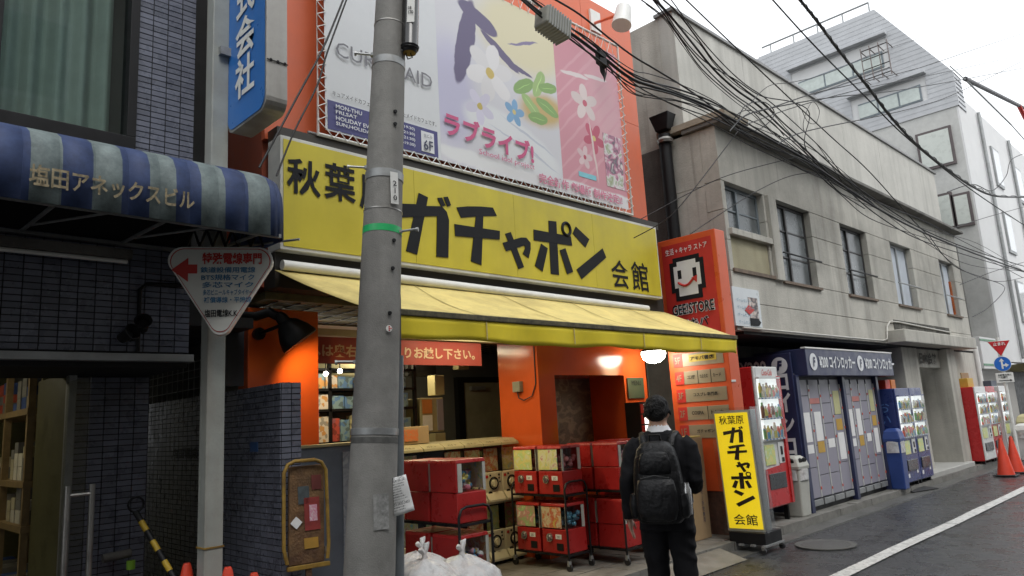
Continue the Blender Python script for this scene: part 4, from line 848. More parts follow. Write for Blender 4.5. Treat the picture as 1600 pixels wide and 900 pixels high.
loaded(6.75, 4.82, False, 'seen from behind on rack behind the man', ['black wheeled rack hidden behind the walking man'], (0, 0, 0, 0))
BK_Y = 6.05
def white_machine(i, j):
    x0 = 5.98-.272*(i+1); z0 = FZ+.03+.61*j; up_ = j == 1
    col_ = ('rightmost', 'second from right', 'third from right', 'fourth from right', 'fifth from right', 'sixth from right', 'seventh from right', 'eighth from right')[i]
    t = thing('capsule_machine', 'cream capsule machine in the back bank, %s tier, %s column' % ('upper' if up_ else 'lower', col_), 'capsule machine', (x0+.136, BK_Y, z0), 'cream capsule machines in the back bank')
    x1 = x0+.268
    MB().box(x0, x1, BK_Y, BK_Y+.35, z0, z0+.32).build('crank_panel', M_cream, t, bevel=.01)
    MB().prism([(x0+.01, BK_Y-.06, z0+.005), (x0+.01, BK_Y-.06, z0+.03), (x0+.01, BK_Y-.002, z0+.11), (x0+.01, BK_Y-.002, z0+.005)], (.25, 0, 0)).build('tray', M_cream, t, bevel=.006)
    cx = x0+.134
    rg = MB().tube([(cx+.062*math.cos(a), BK_Y-.008, z0+.2+.062*math.sin(a)) for a in [6.28319*k/18 for k in range(18)]], .008, 6, closed=True).build('dial_ring', M_black, t, smooth=50)
    MB().tube([(cx, BK_Y, z0+.2), (cx, BK_Y-.025, z0+.2)], [.045, .035], 16).box(cx-.01, cx+.01, BK_Y-.04, BK_Y-.02, z0+.165, z0+.235).build('turn_knob', M_cream, t, smooth=40)
    MB().tube([(x0+.075, BK_Y-.001, z0+.085), (x0+.075, BK_Y-.012, z0+.085)], .034, 14).build('coin_return', M_black, t)
    for dx, dz, s_ in ((.04, .275, .018), (.09, .285, .012), (.22, .25, .01), (.23, .21, .01), (.22, .285, .012)): MB().box(x0+dx-s_, x0+dx+s_, BK_Y-.003, BK_Y-.001, z0+dz-s_*.8, z0+dz+s_*.8).build('mark', M_redd if dx < .05 else M_black, t)
    MB().box(x0+.004, x1-.004, BK_Y+.33, BK_Y+.35, z0+.32, z0+.61).box(x0, x0+.008, BK_Y, BK_Y+.35, z0+.32, z0+.605).build('case_back', M_black, t)
    if random.random() < .85: MB().box(x0+.02, x0+random.uniform(.16, .25), BK_Y+.02, BK_Y+.026, z0+.33, z0+.57).build('poster', random.choice(POST), t)
    MB().box(x0+.008, x1, BK_Y+.004, BK_Y+.009, z0+.322, z0+.588).build('front_pane', M_glassd, t)
    cp_ = MB()
    for q in range(14): cp_.ball((random.uniform(x0+.04, x1-.04), BK_Y+random.uniform(.06, .28), z0+.35+.04*(q//7)), .03, 8, 6)
    tag(cp_.build('capsules', random.choice(CAPS), t, smooth=60), kind='stuff')
    if up_:
        MB().prism([(x0, BK_Y-.03, z0+.6), (x0, BK_Y-.02, z0+.63), (x0, BK_Y+.06, z0+.67), (x0, BK_Y+.35, z0+.685), (x0, BK_Y+.35, z0+.6)], (.262, 0, 0)).build('canopy', mat('canopy_cream', (.34, .3, .18), .4, .1, 8), t, bevel=.006)
        o_ = Vector((x0+.05, BK_Y-.018, z0+.633)); v_ = Vector((0, .08, .04)).normalized()
        text('ガチャ', .12, .035, (o_, Vector((1, 0, 0)), v_), M_ink, t, depth=.002)
    else: MB().box(x0, x1, BK_Y, BK_Y+.35, z0+.59, z0+.607).build('top_plate', M_cream, t)
for i in range(8):
    for j in range(2): white_machine(i, j)
pl = thing('machine_plinth', 'low dark plinth under the cream capsule machine bank', 'plinth', (4.9, 6.2, FZ)); MB().box(3.75, 5.98, BK_Y+.02, BK_Y+.35, FZ-.005, FZ+.03).build('base', M_black, pl)

# ------------------------------------------------------------------ banner on its pipe frame
bn = thing('advert_banner', 'large laced advertising banner with pale and pink prints above the yellow sign', 'banner', (5.1, 5.1, 4.0))
BX0, BX1, BZ0, BZ1, BY = 3.0, 7.2, 4.085, 6.15, 5.1
FB = lambda x, z: FX((x, BY-.012, z))
MB().box(BX0, 4.24, BY, BY+.004, BZ0, BZ1).build('white_print', mat('banner_white', (.62, .64, .66), .5, .03), bn)
def flower(x, z, r, ink, core, n=5, turn=0, sf=.12):        # a printed blossom: petals round a centre
    P_ = [(x+r*.55*math.cos(turn+6.28319*k/n), z+r*.55*math.sin(turn+6.28319*k/n), r*.5, r*.3, turn+6.28319*k/n, ink if k % 2 else tuple(c*.93 for c in ink), sf) for k in range(n)]
    return P_+[(x, z, r*.2, r*.2, 0, core, .2)]
def leaf(x, z, l, w, turn, ink): return [(x, z, l, w, turn, ink, .12), (x, z, l*.85, w*.08, turn, tuple(min(1, c*1.6) for c in ink), .5)]
G1, G2, V1 = (.22, .36, .12), (.32, .46, .18), (.13, .11, .2)
pic = [(5.5, 5.8, .95, .6, 0, (.66, .61, .42), .5), (4.4, 4.85, .42, .8, 0, (.50, .49, .64), .6), (5.75, 5.0, .5, .25, .2, (.52, .38, .16), .5)]
for a in ((5.45, 5.2, .2, .08, .5, G1), (5.7, 5.3, .2, .08, 1.1, G2), (5.82, 5.05, .2, .08, -.3, G1), (5.55, 5.0, .18, .07, -.7, G2), (5.85, 5.3, .16, .07, .2, G1), (5.65, 4.88, .17, .07, .1, G1), (5.0, 4.66, .14, .06, .9, G1), (5.12, 4.5, .12, .05, -.4, G2)): pic += leaf(*a)
pic += [(4.62, 5.45, .12, .55, -.25, V1, .12), (4.82, 5.78, .3, .10, -.35, V1, .12), (5.12, 5.5, .34, .055, -.55, V1, .15), (5.4, 5.38, .22, .03, -.2, V1, .2), (5.48, 5.72, .28, .02, .35, (.22, .19, .32), .25)]
pic += [(5.25, 4.5, .82, .3, -.3, (.68, .7, .72), .25), (5.5, 4.62, .5, .02, -.35, (.5, .53, .6), .5), (5.3, 4.5, .5, .015, -.3, (.5, .53, .6), .5), (5.62, 4.42, .4, .015, -.4, (.5, .53, .6), .5)]
pic += flower(4.95, 5.2, .34, (.70, .69, .70), (.55, .42, .12), 6, .3)+flower(4.78, 4.78, .2, (.62, .6, .72), (.5, .4, .1), 5, .9)+flower(5.28, 4.85, .15, (.2, .38, .6), (.6, .5, .2), 5, .2)
pic += [(4.9, 4.17, .9, .1, -.05, (.70, .71, .72), .3), (5.6, 4.12, .9, .1, 0, (.70, .70, .71), .3)]
MB().box(4.2405, 6.0, BY, BY+.004, BZ0, BZ1).build('picture_print', softprint('soft_picture', (.60, .60, .64), pic, .07), bn)
pk = [(6.9, 5.3, .5, .9, .2, (.63, .36, .4), .7)]+[(6.6, 4.5+.22*k, 1.2, .025, .75, (.62, .33, .38), .4) for k in range(8)]
pk += flower(6.5, 5.3, .24, (.66, .56, .55), (.5, .1, .15), 5, .4)+flower(6.62, 4.88, .2, (.5, .1, .16), (.6, .5, .2), 5, 1)+flower(6.42, 4.6, .14, (.66, .5, .52), (.45, .08, .12), 5, .1)+[(6.6, 4.72, .02, .45, .12, (.66, .54, .52), .3), (6.35, 5.62, .28, .03, .1, (.68, .6, .6), .2), (6.75, 5.7, .25, .03, .1, (.68, .6, .6), .2), (6.3, 4.15, .9, .12, 0, (.70, .68, .69), .25), (6.9, 4.14, .8, .12, 0, (.70, .68, .69), .25)]
MB().box(6.0005, BX1, BY, BY+.004, BZ0, BZ1).build('pink_print', softprint('soft_pink', (.58, .27, .32), pk, .05), bn)
Mw = mat('print_white', (.68, .7, .72), .5, .05, 3)
MB().box(6.8, 7.15, BY-.004, BY-.002, 4.32, 5.0).build('inset_print', art('inset_print', [(.6, .62, .62), (.3, .35, .2), (.66, .66, .66), (.5, .2, .3), (.12, .11, .14), (.66, .62, .6)], 7, detail=3), bn)
MB().box(6.28, 6.6, BY-.004, BY-.002, 4.34, 4.4).build('cyan_label', mat('cyan_print', (.2, .52, .6), .5), bn)
MB().box(3.02, 4.2, BY-.004, BY-.001, 4.10, 4.36).build('navy_strip', mat('banner_navy', (.06, .06, .19), .5), bn)
for i, s_ in enumerate(('MON-THU', 'FRI,SAT', 'HOLIDAY EVE', 'SUN,HOLIDAY')):
    text(s_, (.26, .21, .36, .38)[i], .038, FB(3.09, 4.295-.052*i), Mw, bn, bold=.015)
    text('11:00-%s(lo%s)' % (('20:00', '22:00', '22:00', '20:00')[i], ('19:30', '21:30', '21:30', '19:30')[i]), .42, .036, FB(3.50, 4.29-.052*i), Mw, bn, bold=.012)
MB().box(4.0, 4.15, BY-.009, BY-.005, 4.125, 4.325).build('floor_box', Mw, bn)
text('6F', .11, .1, FB(4.02, 4.14), M_navy, bn, bold=.01); text('当ビル', .1, .035, FB(4.025, 4.265), M_navy, bn)
text('CURE MAID', 1.05, .14, FB(3.1, 4.78), mat('logo_grey', (.16, .16, .18), .5), bn)
text('キュアメイドカフェは秋葉原で生まれたメイドカフェです。', 1.12, .05, FB(3.06, 4.40), M_ink, bn)
M_pink = mat('logo_pink', (.56, .09, .22), .5, .05)
text('ラブライブ!', 1.24, .25, (Vector((4.28, BY-.012, 4.36)), Vector((1, 0, -.04)).normalized(), Vector((0.03, 0, 1)).normalized()), M_pink, bn, bold=.035)
text('School idol project', .8, .075, FB(4.72, 4.235), M_pink, bn)
text('完全新作 劇場版 制作決定!!', 1.48, .12, FB(5.58, 4.115), mat('logo_pink_pale', (.6, .2, .3), .5), bn, bold=.03)
fx0, fx1, fz0, fz1 = 2.93, 7.27, 4.03, 6.3
MB().tube([(fx0, BY, fz0), (fx1, BY, fz0), (fx1, BY, fz1), (fx0, BY, fz1)], .017, 8, closed=True).build('pipe_frame', M_white, bn)
MB().tube([(fx0-.05, BY+.08, fz0+.03), (fx1+.05, BY+.08, fz0+.03)], .014, 8).build('rear_pipe', M_galv, bn)
lc = MB(); x = BX0; s_ = 0
while x < BX1-.05:
    lc.cyl((x, BY-.006, BZ0+.012), (x+.065, BY-.02, fz0-.012), .004, n=5).cyl((x+.065, BY-.02, fz0-.012), (x+.13, BY-.006, BZ0+.012), .004, n=5)
    lc.cyl((x, BY-.006, BZ1-.012), (x+.065, BY-.02, fz1+.012), .004, n=5).cyl((x+.065, BY-.02, fz1+.012), (x+.13, BY-.006, BZ1-.012), .004, n=5); x += .13
z = BZ0
while z < BZ1-.05:
    for xa, xb in ((BX0+.012, fx0-.012), (BX1-.012, fx1+.012)): lc.cyl((xa, BY-.006, z), (xb, BY-.02, z+.06), .004, n=5).cyl((xb, BY-.02, z+.06), (xa, BY-.006, z+.12), .004, n=5)
    z += .12
tag(lc.build('lacing', M_white, bn), kind='stuff')
# two arm floodlights on top and the pale gridded building behind
fl_ = thing('arm_floodlight', 'white floodlight on a long bracket above the orange facade', 'lamp', tuple(W(960, 30, Y=5.0)))
a_, b_ = W(930, 36, Y=5.25), W(968, 22, Y=4.6)
MB().cyl(a_, b_, .02, n=8).build('arm', M_orangeu, fl_); MB().obox(a_+Vector((-.08, -.0, -.12)), (.2, 0, 0), (0, .05, 0), (0, 0, .3)).build('wall_plate', M_white, fl_)
MB().tube([b_+Vector((.02, 0, -.14)), b_+Vector((.1, 0, .12))], [.12, .09], 16).build('lamp_head', M_white, fl_, smooth=40)
pb = thing('pale_gridded_building', 'pale blue-grey gridded building rising behind the orange facade', 'building', (7.0, 8, 0))
MB().box(3.2, 8.0, 6.6, 14, 6, 14).build('wall', mat('grid_grout', (.2, .22, .24), .8), pb)
gm = MB().box(0, .165, -.012, 0, 0, .165).mesh('tile'); gm.materials.append(mat('grid_tile', (.5, .55, .58), .4, .08))
cnt = 0
for i in range(14):
    for j in range(20):
        piece(gm, 'tile', None, pb, Matrix.Translation((5.5+i*.18, 6.6, 6.6+j*.18))); cnt += 1
for x in (6.0, 6.9): MB().box(x, x+.75, 6.55, 6.583, 7.15, 8.3).build('window_frame', M_galv, pb); MB().box(x+.06, x+.69, 6.545, 6.56, 7.2, 8.25).build('pane', M_black, pb)

# ------------------------------------------------------------------ store pylon with smiling pixel face
py = thing('store_pylon', 'tall orange and red pylon sign with pixel smile and floor directory', 'sign', (8.27, 4.9, FZ))
GX = 8.15
MB().box(GX, GX+.24, 4.5, 5.36, .62, 3.85).build('case', mat('pylon_orange', (.62, .10, .028), .35, .08, 3, streak=.12, dirtc=(.4, .07, .03)), py, bevel=.008)
MB().box(GX+.02, GX+.22, 4.52, 5.34, FZ, .62).build('plinth', mat('brick_plinth', (.10, .05, .035), .8, .4, 20), py)
MB().box(GX-.006, GX, 4.56, 5.30, 2.55, 3.77).build('red_face', M_redd, py)
FP = lambda y, z, l=.008: (Vector((GX-l, y, z)), Vector((0, -1, 0)), Vector((0, 0, 1)))
text('生活 + キャラ ストア', .62, .085, FP(5.24, 3.63), Mw, py, bold=.012)
px_ = [".BBBBBBB.", "BBWWWWWBB", "BWWWWWWWB", "BWEWWWEWB", "BWEWWWEWB", "BWWWWWWWB", "BWWWWWWWB", "BBWWWWWBB", ".BWWWWWB.", ".BBBBBBB."]
bk_, wh_, ey_ = MB(), MB(), [MB(), MB()]; s_ = .056
for r_, row in enumerate(px_):
    for c_, ch in enumerate(row):
        if ch == '.': continue
        (wh_ if ch == 'W' else bk_ if ch == 'B' else ey_[c_ > 4]).box(GX-.012, GX-.006, 5.20-(c_+1)*s_, 5.20-c_*s_, 3.58-(r_+1)*s_*1.02, 3.58-r_*s_*1.02)
bk_.build('pixel_outline', M_ink, py); ey_[0].build('pixel_eye', M_ink, py); ey_[1].build('pixel_eye', M_ink, py); wh_.build('pixel_face', Mw, py)
MB().tube([(GX-.016, 5.2-s_*(2+4.2*t), 3.58-s_*(5.9+1.2*math.sin(math.pi*t)-.5*t)) for t in [i/10 for i in range(11)]], .016, 6).build('smile', M_redd, py)
MB().prism([(GX-.017, 4.885, 3.28), (GX-.017, 4.80, 3.305), (GX-.017, 4.815, 3.21)], (-.006, 0, 0)).build('smile_arrow', M_redd, py)
text('GEE!STORE', .62, .15, FP(5.22, 2.82), Mw, py, bold=.07); text('GEE!STORE', .61, .14, FP(5.215, 2.825, .016), M_ink, py, bold=.02)
text('アキバ', .42, .13, FP(5.12, 2.64), Mw, py, bold=.07); text('アキバ', .41, .12, FP(5.115, 2.645, .016), M_ink, py, bold=.02)
M_dir = mat('directory_plate', (.27, .24, .165), .4, .06)
for i in range(5):
    z = 2.16-i*.225
    MB().box(GX-.008, GX, 4.57, 5.28, z, z+.165).build('directory_plate', M_dir, py, bevel=.002); MB().box(GX-.012, GX-.0085, 5.15, 5.28, z, z+.165).build('floor_tab', M_redd, py)
    text('%dF' % (5-i), .075, .085, FP(5.255, z+.04, .013), M_dir, py)
    for k in range((1, 3, 1, 2, 1)[i]):
        n_ = (1, 3, 1, 2, 1)[i]; wk = .55/n_; y0 = 5.13-k*wk
        if k: MB().box(GX-.011, GX-.0085, y0-.003, y0+.003, z, z+.165).build('divider', M_black, py)
        if i == 0: MB().box(GX-.012, GX-.0085, 4.66, 5.05, z+.05, z+.14).build('yellow_plate', mat('dir_yellow', (.5, .38, .03), .5), py)
        nm = (('アキバ書店',), ('工房', 'たむたむ', 'カード'), ('コスプレ専門店',), ('COSPA', 'トレカ'), ('ガチャポン会館',))[i][k]
        text(nm, wk*.62, .045 if i else .055, FP(y0-wk*.18, z+.065, .013), M_ink, py, bold=.02)
MB().box(GX+.0, GX+.1, 4.49, 4.499, 1.92, 1.945).build('reflective_strip', M_white, py)
# white poster board on the concrete wall and lit directory behind the man
ld_ = thing('lit_menu_board', 'black box board with lit red and white panels beside the man\'s head', 'sign', tuple(W(1000, 690, Y=5.3)))
a_, b_ = W(998, 628, Y=5.42), W(1022, 700, Y=5.42)
MB().box(a_.x, b_.x, 5.42, 5.64, b_.z-.3, a_.z).build('case', M_black, ld_)
for i in range(4): MB().box(a_.x+.02, a_.x+.08, 5.412, 5.42, a_.z-.14-.13*i, a_.z-.03-.13*i).build('red_tab', M_redd, ld_); MB().box(a_.x+.085, b_.x-.01, 5.412, 5.42, a_.z-.14-.13*i, a_.z-.03-.13*i).build('lit_panel', mat('lit_panel', (.8, .8, .75), .4, .2, 30, emit=1.2), ld_)
MB().box(a_.x+.02, a_.x+.06, 5.45, 5.6, FZ, b_.z-.3).build('leg', M_black, ld_); MB().box(b_.x-.06, b_.x-.02, 5.45, 5.6, FZ, b_.z-.3).build('leg', M_black, ld_)
cb = thing('cardboard_carton', 'tall brown cardboard carton leaning by the orange pylon behind the man', 'carton', (7.8, 4.9, FZ))
MB().box(7.62, 7.98, 4.88, 5.14, FZ, 1.28).build('carton_body', M_card, cb, bevel=.008); MB().box(7.63, 7.97, 4.89, 5.13, 1.281, 1.30).build('roll_top', mat('yellow_roll', (.45, .36, .12), .6), cb, bevel=.01)
text('取扱注意ワレモノ天地無用', .05, .75, FX((7.82, 4.879, .3)), M_navy, cb, vert=True)

# rolling yellow sign
ss = thing('rolling_sign', 'lit yellow wheeled sign with black lettering and clear plastic cover', 'sign', (7.98, 4.35, 0))
tilt = R_(3.0); u_ = Vector((.10, -.995, 0)).normalized(); v_ = Vector((0.0, .03, 1)).normalized(); n_ = u_.cross(v_).normalized(); o_ = Vector((7.86, 4.585, .22))
w_, h_ = .44, 1.36
MB().obox(o_-n_*.2, u_*w_, v_*h_, n_*.2).build('case', mat('sign_case_grey', (.13, .135, .13), .4, .1), ss, bevel=.006)
MB().obox(o_+v_*.001+u_*.001-n_*.01, u_*(w_-.002), v_*(h_-.002), n_*.0104).build('pale_rim', M_strip, ss)
MB().obox(o_+u_*.02+v_*.03+n_*.001, u_*(w_-.04), v_*(h_-.06), n_*.004).build('lit_face', mat('lit_yellow', (.72, .52, .01), .4, .04, 2, emit=.5), ss)
fS = (o_+n_*.006, u_, v_)
text('秋葉原', .30, .10, (o_+u_*.07+v_*1.2+n_*.007, u_, v_), M_ink, ss, bold=.01)
for k_, x0, z0, a_, b_ in (('ga', .10, .985, .25, .19), ('chi', .12, .79, .24, .18), ('ya', .20, .655, .17, .12), ('po', .12, .47, .25, .19), ('n', .13, .27, .25, .19)): glyph(k_, x0, z0, a_, b_, fS, ss)
text('会館', .28, .12, (o_+u_*.09+v_*.07+n_*.007, u_, v_), M_ink, ss, bold=.01)
MB().obox(o_-u_*.03-v_*.02+n_*.03, u_*(w_+.06), v_*(h_+.05), n_*.003).obox(o_+u_*(w_+.03)-v_*.02-n_*.23, n_*.26, v_*(h_+.05), u_*.003).build('plastic_cover', glassm('clear_film', (.93, .94, .94), .05, .18), ss)
MB().box(7.82, 8.22, 4.12, 4.56, .09, .22).build('plinth', M_black, ss, bevel=.006)
for a_ in range(4): MB().obox(Vector((7.78, 4.10+.14*a_, .075)), (.46, 0, 0), (0, .05, 0), (0, 0, .02)).build('base_bar', M_galv, ss)
for x, y in ((7.76, 4.12), (8.2, 4.12), (7.8, 4.54), (8.22, 4.54)): MB().cyl((x-.015, y, .037), (x+.015, y, .037), .034, n=14).build('caster', M_rub, ss, smooth=40); MB().box(x-.02, x+.02, y-.015, y+.015, .05, .085).build('caster_fork', M_steel, ss)

# white rubbish bags in the foreground
random.seed(3)
def bag(label, c, r, h, seed):
    c = Vector(c); t = thing('rubbish_bag', label, 'rubbish bag', (c.x, c.y, c.z), 'white rubbish bags')
    b = MB(); nu, nv = 40, 22; rings = []
    for i in range(nv+1):
        f = i/nv; a = math.pi*f; rr = math.sin(a)**.7 if f < .62 else math.sin(a)**1.1; rr = max(rr, .1)
        ring_ = []
        for k in range(nu):
            th = 6.28319*k/nu; d_ = Vector((math.cos(th), math.sin(th), -math.cos(a)))
            kf = 1+.22*noise.noise(d_*1.6+Vector((seed, 0, 0)))+.13*noise.noise(d_*4+Vector((0, seed, 0)))+.07*abs(noise.noise(d_*9+Vector((seed, seed, 0))))
            ring_.append(c+Vector((r*rr*kf*math.cos(th), r*rr*kf*math.sin(th), h*(.5-.5*math.cos(a))*(1+.1*(kf-1)))))
        rings.append(ring_)
    b.loft(rings).build('bag_body', M_plast, t, smooth=70)
    k = MB(); tp = c+Vector((0, 0, h*.97))
    k.tube([tp, tp+Vector((0, 0, .05)), tp+Vector((.01, 0, .07)), tp+Vector((.03, .02, .10)), tp+Vector((.04, 0, .12))], [.03, .013, .014, .022, .003], 9); k.tube([tp+Vector((0, 0, .05)), tp+Vector((-.03, 0, .08)), tp+Vector((-.06, -.02, .085))], [.01, .018, .003], 9).build('knot', M_plast, t, smooth=70)
    return t
q = W(722, 872, Y=3.95); bag('plump white rubbish bag in front, right of the pole, knot upright', (q.x, q.y, 0), .29, q.z+.02, 1.3)
q = W(668, 888, Y=3.85); bag('white rubbish bag pressed against the grey conduit', (q.x-.02, q.y, 0), .30, q.z+.06, 4.1)
q = W(658, 862, Y=4.35); bag('rearmost white rubbish bag, its tall knot showing by the conduit', (q.x, q.y, 0), .34, q.z, 7.7)

# ------------------------------------------------------------------ the man
def ring(cx, cy, z, a, b, e=2.0, n=24, rot=0):
    P_ = []
    for i in range(n):
        t = 6.28319*i/n; c_, s_ = math.cos(t), math.sin(t); x = a*math.copysign(abs(c_)**(2/e), c_); y = b*math.copysign(abs(s_)**(2/e), s_)
        P_.append(Vector((cx+x, cy+y, z)))
    return P_
HD = math.atan2(.42, .9)
ML = Vector((4.475, 3.085, .0)); MM = Matrix.Translation(ML) @ Matrix.Rotation(HD-math.pi/2, 4, 'Z')
pe = thing('person', 'person in a black suit and black backpack walking away past the shop', 'person', tuple(ML), rz=HD-math.pi/2)
b = MB()
b.loft([ring(0, .0, z, a, d, e) for z, a, d, e in ((.80, .198, .14, 2.3), (.9, .19, .135, 2.3), (1.0, .178, .125, 2.3), (1.12, .18, .125, 2.3), (1.26, .192, .13, 2.3), (1.36, .196, .12, 2.3), (1.415, .175, .10, 2.2), (1.455, .125, .085, 2.1), (1.475, .09, .075, 2), (1.53, .062, .064, 2), (1.57, .06, .064, 2))])
b.ball((0, .02, 1.60), (.075, .092, .115), 20, 14); b.ball((0, .105, 1.585), (.014, .018, .024), 8, 6)           # head, nose
for s_ in (-1, 1): b.ball((s_*.078, .01, 1.595), (.012, .02, .032), 8, 6)                                          # ears
for s_, ky, fy in ((-1, .05, -.02), (1, .0, .06)):
    b.tube([(s_*.085, 0, .92), (s_*.095, .01, .8), (s_*.098, ky, .48), (s_*.098, fy*.6, .26), (s_*.098, fy, .09)], [.105, .1, .078, .07, .066], 18)
    b.tube([(s_*.1, fy-.06, .05), (s_*.1, fy, .055), (s_*.102, fy+.1, .045), (s_*.104, fy+.18, .032)], [.045, .05, .044, .03], 12)
b.tube([(-.15, 0, 1.39), (-.2, -.01, 1.35), (-.245, -.05, 1.14), (-.262, -.02, 1.0), (-.268, .03, .87)], [.065, .064, .055, .05, .043], 16)
b.tube([(.15, 0, 1.39), (.2, .0, 1.35), (.225, -.02, 1.13), (.21, .09, 1.07), (.16, .22, 1.08)], [.07, .068, .056, .05, .043], 16)
b.ball((-.268, .045, .83), (.02, .042, .05), 10, 8)
for i, (dy, ln) in enumerate(((.018, .075), (.004, .085), (-.01, .08), (-.024, .065))): b.tube([(-.268, .05+dy, .80), (-.262, .055+dy, .80-ln*.5), (-.25, .06+dy, .80-ln)], [.011, .010, .008], 8)
b.tube([(-.262, .08, .84), (-.252, .1, .81), (-.245, .105, .78)], [.012, .011, .009], 8)
b.ball((.155, .25, 1.09), (.04, .045, .022), 10, 8)
for i, (dx, ln) in enumerate(((-.03, .06), (-.012, .075), (.006, .07), (.022, .055))): b.tube([(.155+dx, .28, 1.09), (.15+dx, .28+ln*.6, 1.10), (.145+dx, .28+ln*.7, 1.125)], [.011, .010, .008], 8)
b.tube([(.12, .25, 1.1), (.1, .28, 1.12), (.1, .30, 1.14)], [.012, .011, .009], 8)
tmp = bpy.data.objects.new('tmp', b.mesh('tmp')); _tsc.collection.objects.link(tmp)
rm = tmp.modifiers.new('r', 'REMESH'); rm.mode = 'VOXEL'; rm.voxel_size = .009; rm.use_smooth_shade = True
sm = tmp.modifiers.new('s', 'SMOOTH'); sm.iterations = 3; sm.factor = .5
_tsc.view_layers[0].update(); me = bpy.data.meshes.new_from_object(tmp.evaluated_get(_tsc.view_layers[0].depsgraph))
bpy.data.objects.remove(tmp)
for m_ in (M_suit, M_skin, M_shirt): me.materials.append(m_)
nrm_ = [v.normal.copy() for v in me.vertices]
for v, vn in zip(me.vertices, nrm_):       # cloth folds on sleeves, jacket and trousers
    if v.co.z < 1.45:
        f = noise.noise(Vector((v.co.x*9, v.co.y*9, v.co.z*9)))*.011+(abs(noise.noise(Vector((v.co.x*6+3, v.co.y*6, v.co.z*11+v.co.x*8))))-.25)*-.016
        if not (v.co.z < .86 and abs(v.co.x) > .235): v.co += vn*f
for p_ in me.polygons:
    c = p_.center; hand = (c.z < .865 and c.x < -.232 and c.z > .68) or (c.y > .215 and 1.0 < c.z < 1.2 and c.x < .25 and c.x > .05)
    p_.material_index = 1 if (hand or c.z > 1.512) else 2 if c.z > 1.476 else 0
bo = link('body', me, M_suit, pe)
h = MB(); h.ball((0, -.0, 1.632), (.089, .103, .1), 22, 16); h.ball((0, -.045, 1.595), (.07, .055, .06), 16, 12)
for i in range(70):
    a, e = random.uniform(0, 6.28), random.uniform(-.2, 1.5); d_ = Vector((math.cos(a)*math.cos(e)*.09, math.sin(a)*math.cos(e)*.105, math.sin(e)*.105)); p0 = Vector((0, -.005, 1.625))+d_*.9
    h.tube([p0, p0+d_*.12+Vector((0, 0, -.012)), p0+d_*.2+Vector((0, 0, -.04))], [.014, .012, .004], 6)
h2 = MB(); h2.v = [MM @ v for v in h.v]; h2.f = h.f
o = h2.build('hair', M_hair, pe, smooth=60); rm = o.modifiers.new('r', 'REMESH'); rm.mode = 'VOXEL'; rm.voxel_size = .007; rm.use_smooth_shade = True
cl_ = MB(); cl_.loft([ring(0, -.002, z, a, d_) for z, a, d_ in ((1.468, .085, .08), (1.505, .071, .072), (1.507, .066, .067), (1.47, .075, .07))], cap=False); cl_.v = [MM @ v for v in cl_.v]; cl_.build('shirt_collar', M_shirt, pe, smooth=50)
bp_ = thing('backpack', 'bulky black nylon backpack worn by the suited man', 'backpack', tuple(ML+Vector((0, 0, .9))))
def mm(b): b.v = [MM @ v for v in b.v]; return b
mm(MB().loft([ring(0, -.20, z, a, d_, 3.2, 32) for z, a, d_ in ((.865, .10, .06), (.87, .135, .085), (.90, .16, .10), (1.0, .168, .11), (1.15, .165, .11), (1.28, .15, .10), (1.36, .125, .085), (1.40, .09, .06), (1.41, .05, .03))])).build('pack_body', M_nyl, bp_, smooth=70)
mm(MB().loft([ring(0, -.30, z, a, d_, 3, 28) for z, a, d_ in ((.89, .08, .02), (.90, .115, .04), (.96, .135, .055), (1.08, .135, .055), (1.155, .12, .045), (1.175, .09, .02))])).build('front_pocket', M_nyl, bp_, smooth=70)
mm(MB().loft([ring(0, -.285, z, a, d_, 3, 28) for z, a, d_ in ((1.19, .09, .02), (1.2, .11, .03), (1.27, .11, .035), (1.33, .09, .025), (1.345, .06, .012))])).build('upper_pocket', M_nyl, bp_, smooth=70)
for s_ in (-1, 1): mm(MB().loft([ring(s_*.165, -.2, z, a, d_, 2.6, 20) for z, a, d_ in ((.9, .02, .05), (.92, .035, .07), (1.0, .042, .075), (1.06, .03, .07))])).build('side_pocket', M_nyl, bp_, smooth=70); mm(MB().tube([(s_*.09, -.12, 1.37), (s_*.1, -.09, 1.43), (s_*.115, -.0, 1.455), (s_*.125, .09, 1.41), (s_*.13, .135, 1.3), (s_*.15, .12, 1.1), (s_*.17, .0, .98), (s_*.16, -.13, .94)], .018, 8, sx=1.6)).build('strap', M_nyl, bp_, smooth=60)
mm(MB().tube([(-.04, -.18, 1.40), (-.035, -.19, 1.45), (.035, -.19, 1.45), (.04, -.18, 1.40)], .009, 8)).build('grab_handle', M_nyl, bp_, smooth=60)
for z, a, y in ((1.18, .12, -.345), (1.35, .11, -.27)): mm(MB().tube([(-a, y+.05, z-.06), (-a*.8, y+.02, z-.01), (0, y-.0, z+.01), (a*.8, y+.02, z-.01), (a, y+.05, z-.06)], .004, 6)).build('zip', mat('zip_dark_grey', (.05, .05, .05), .4), bp_)
mm(MB().lathe([(.028, .92), (.03, 1.08), (.02, 1.1), (.018, 1.125), (.001, 1.126)], (.185, -.2, 0), 14)).build('bottle', mat('bottle_silver', (.5, .5, .5), .25, metal=.8), bp_, smooth=40)

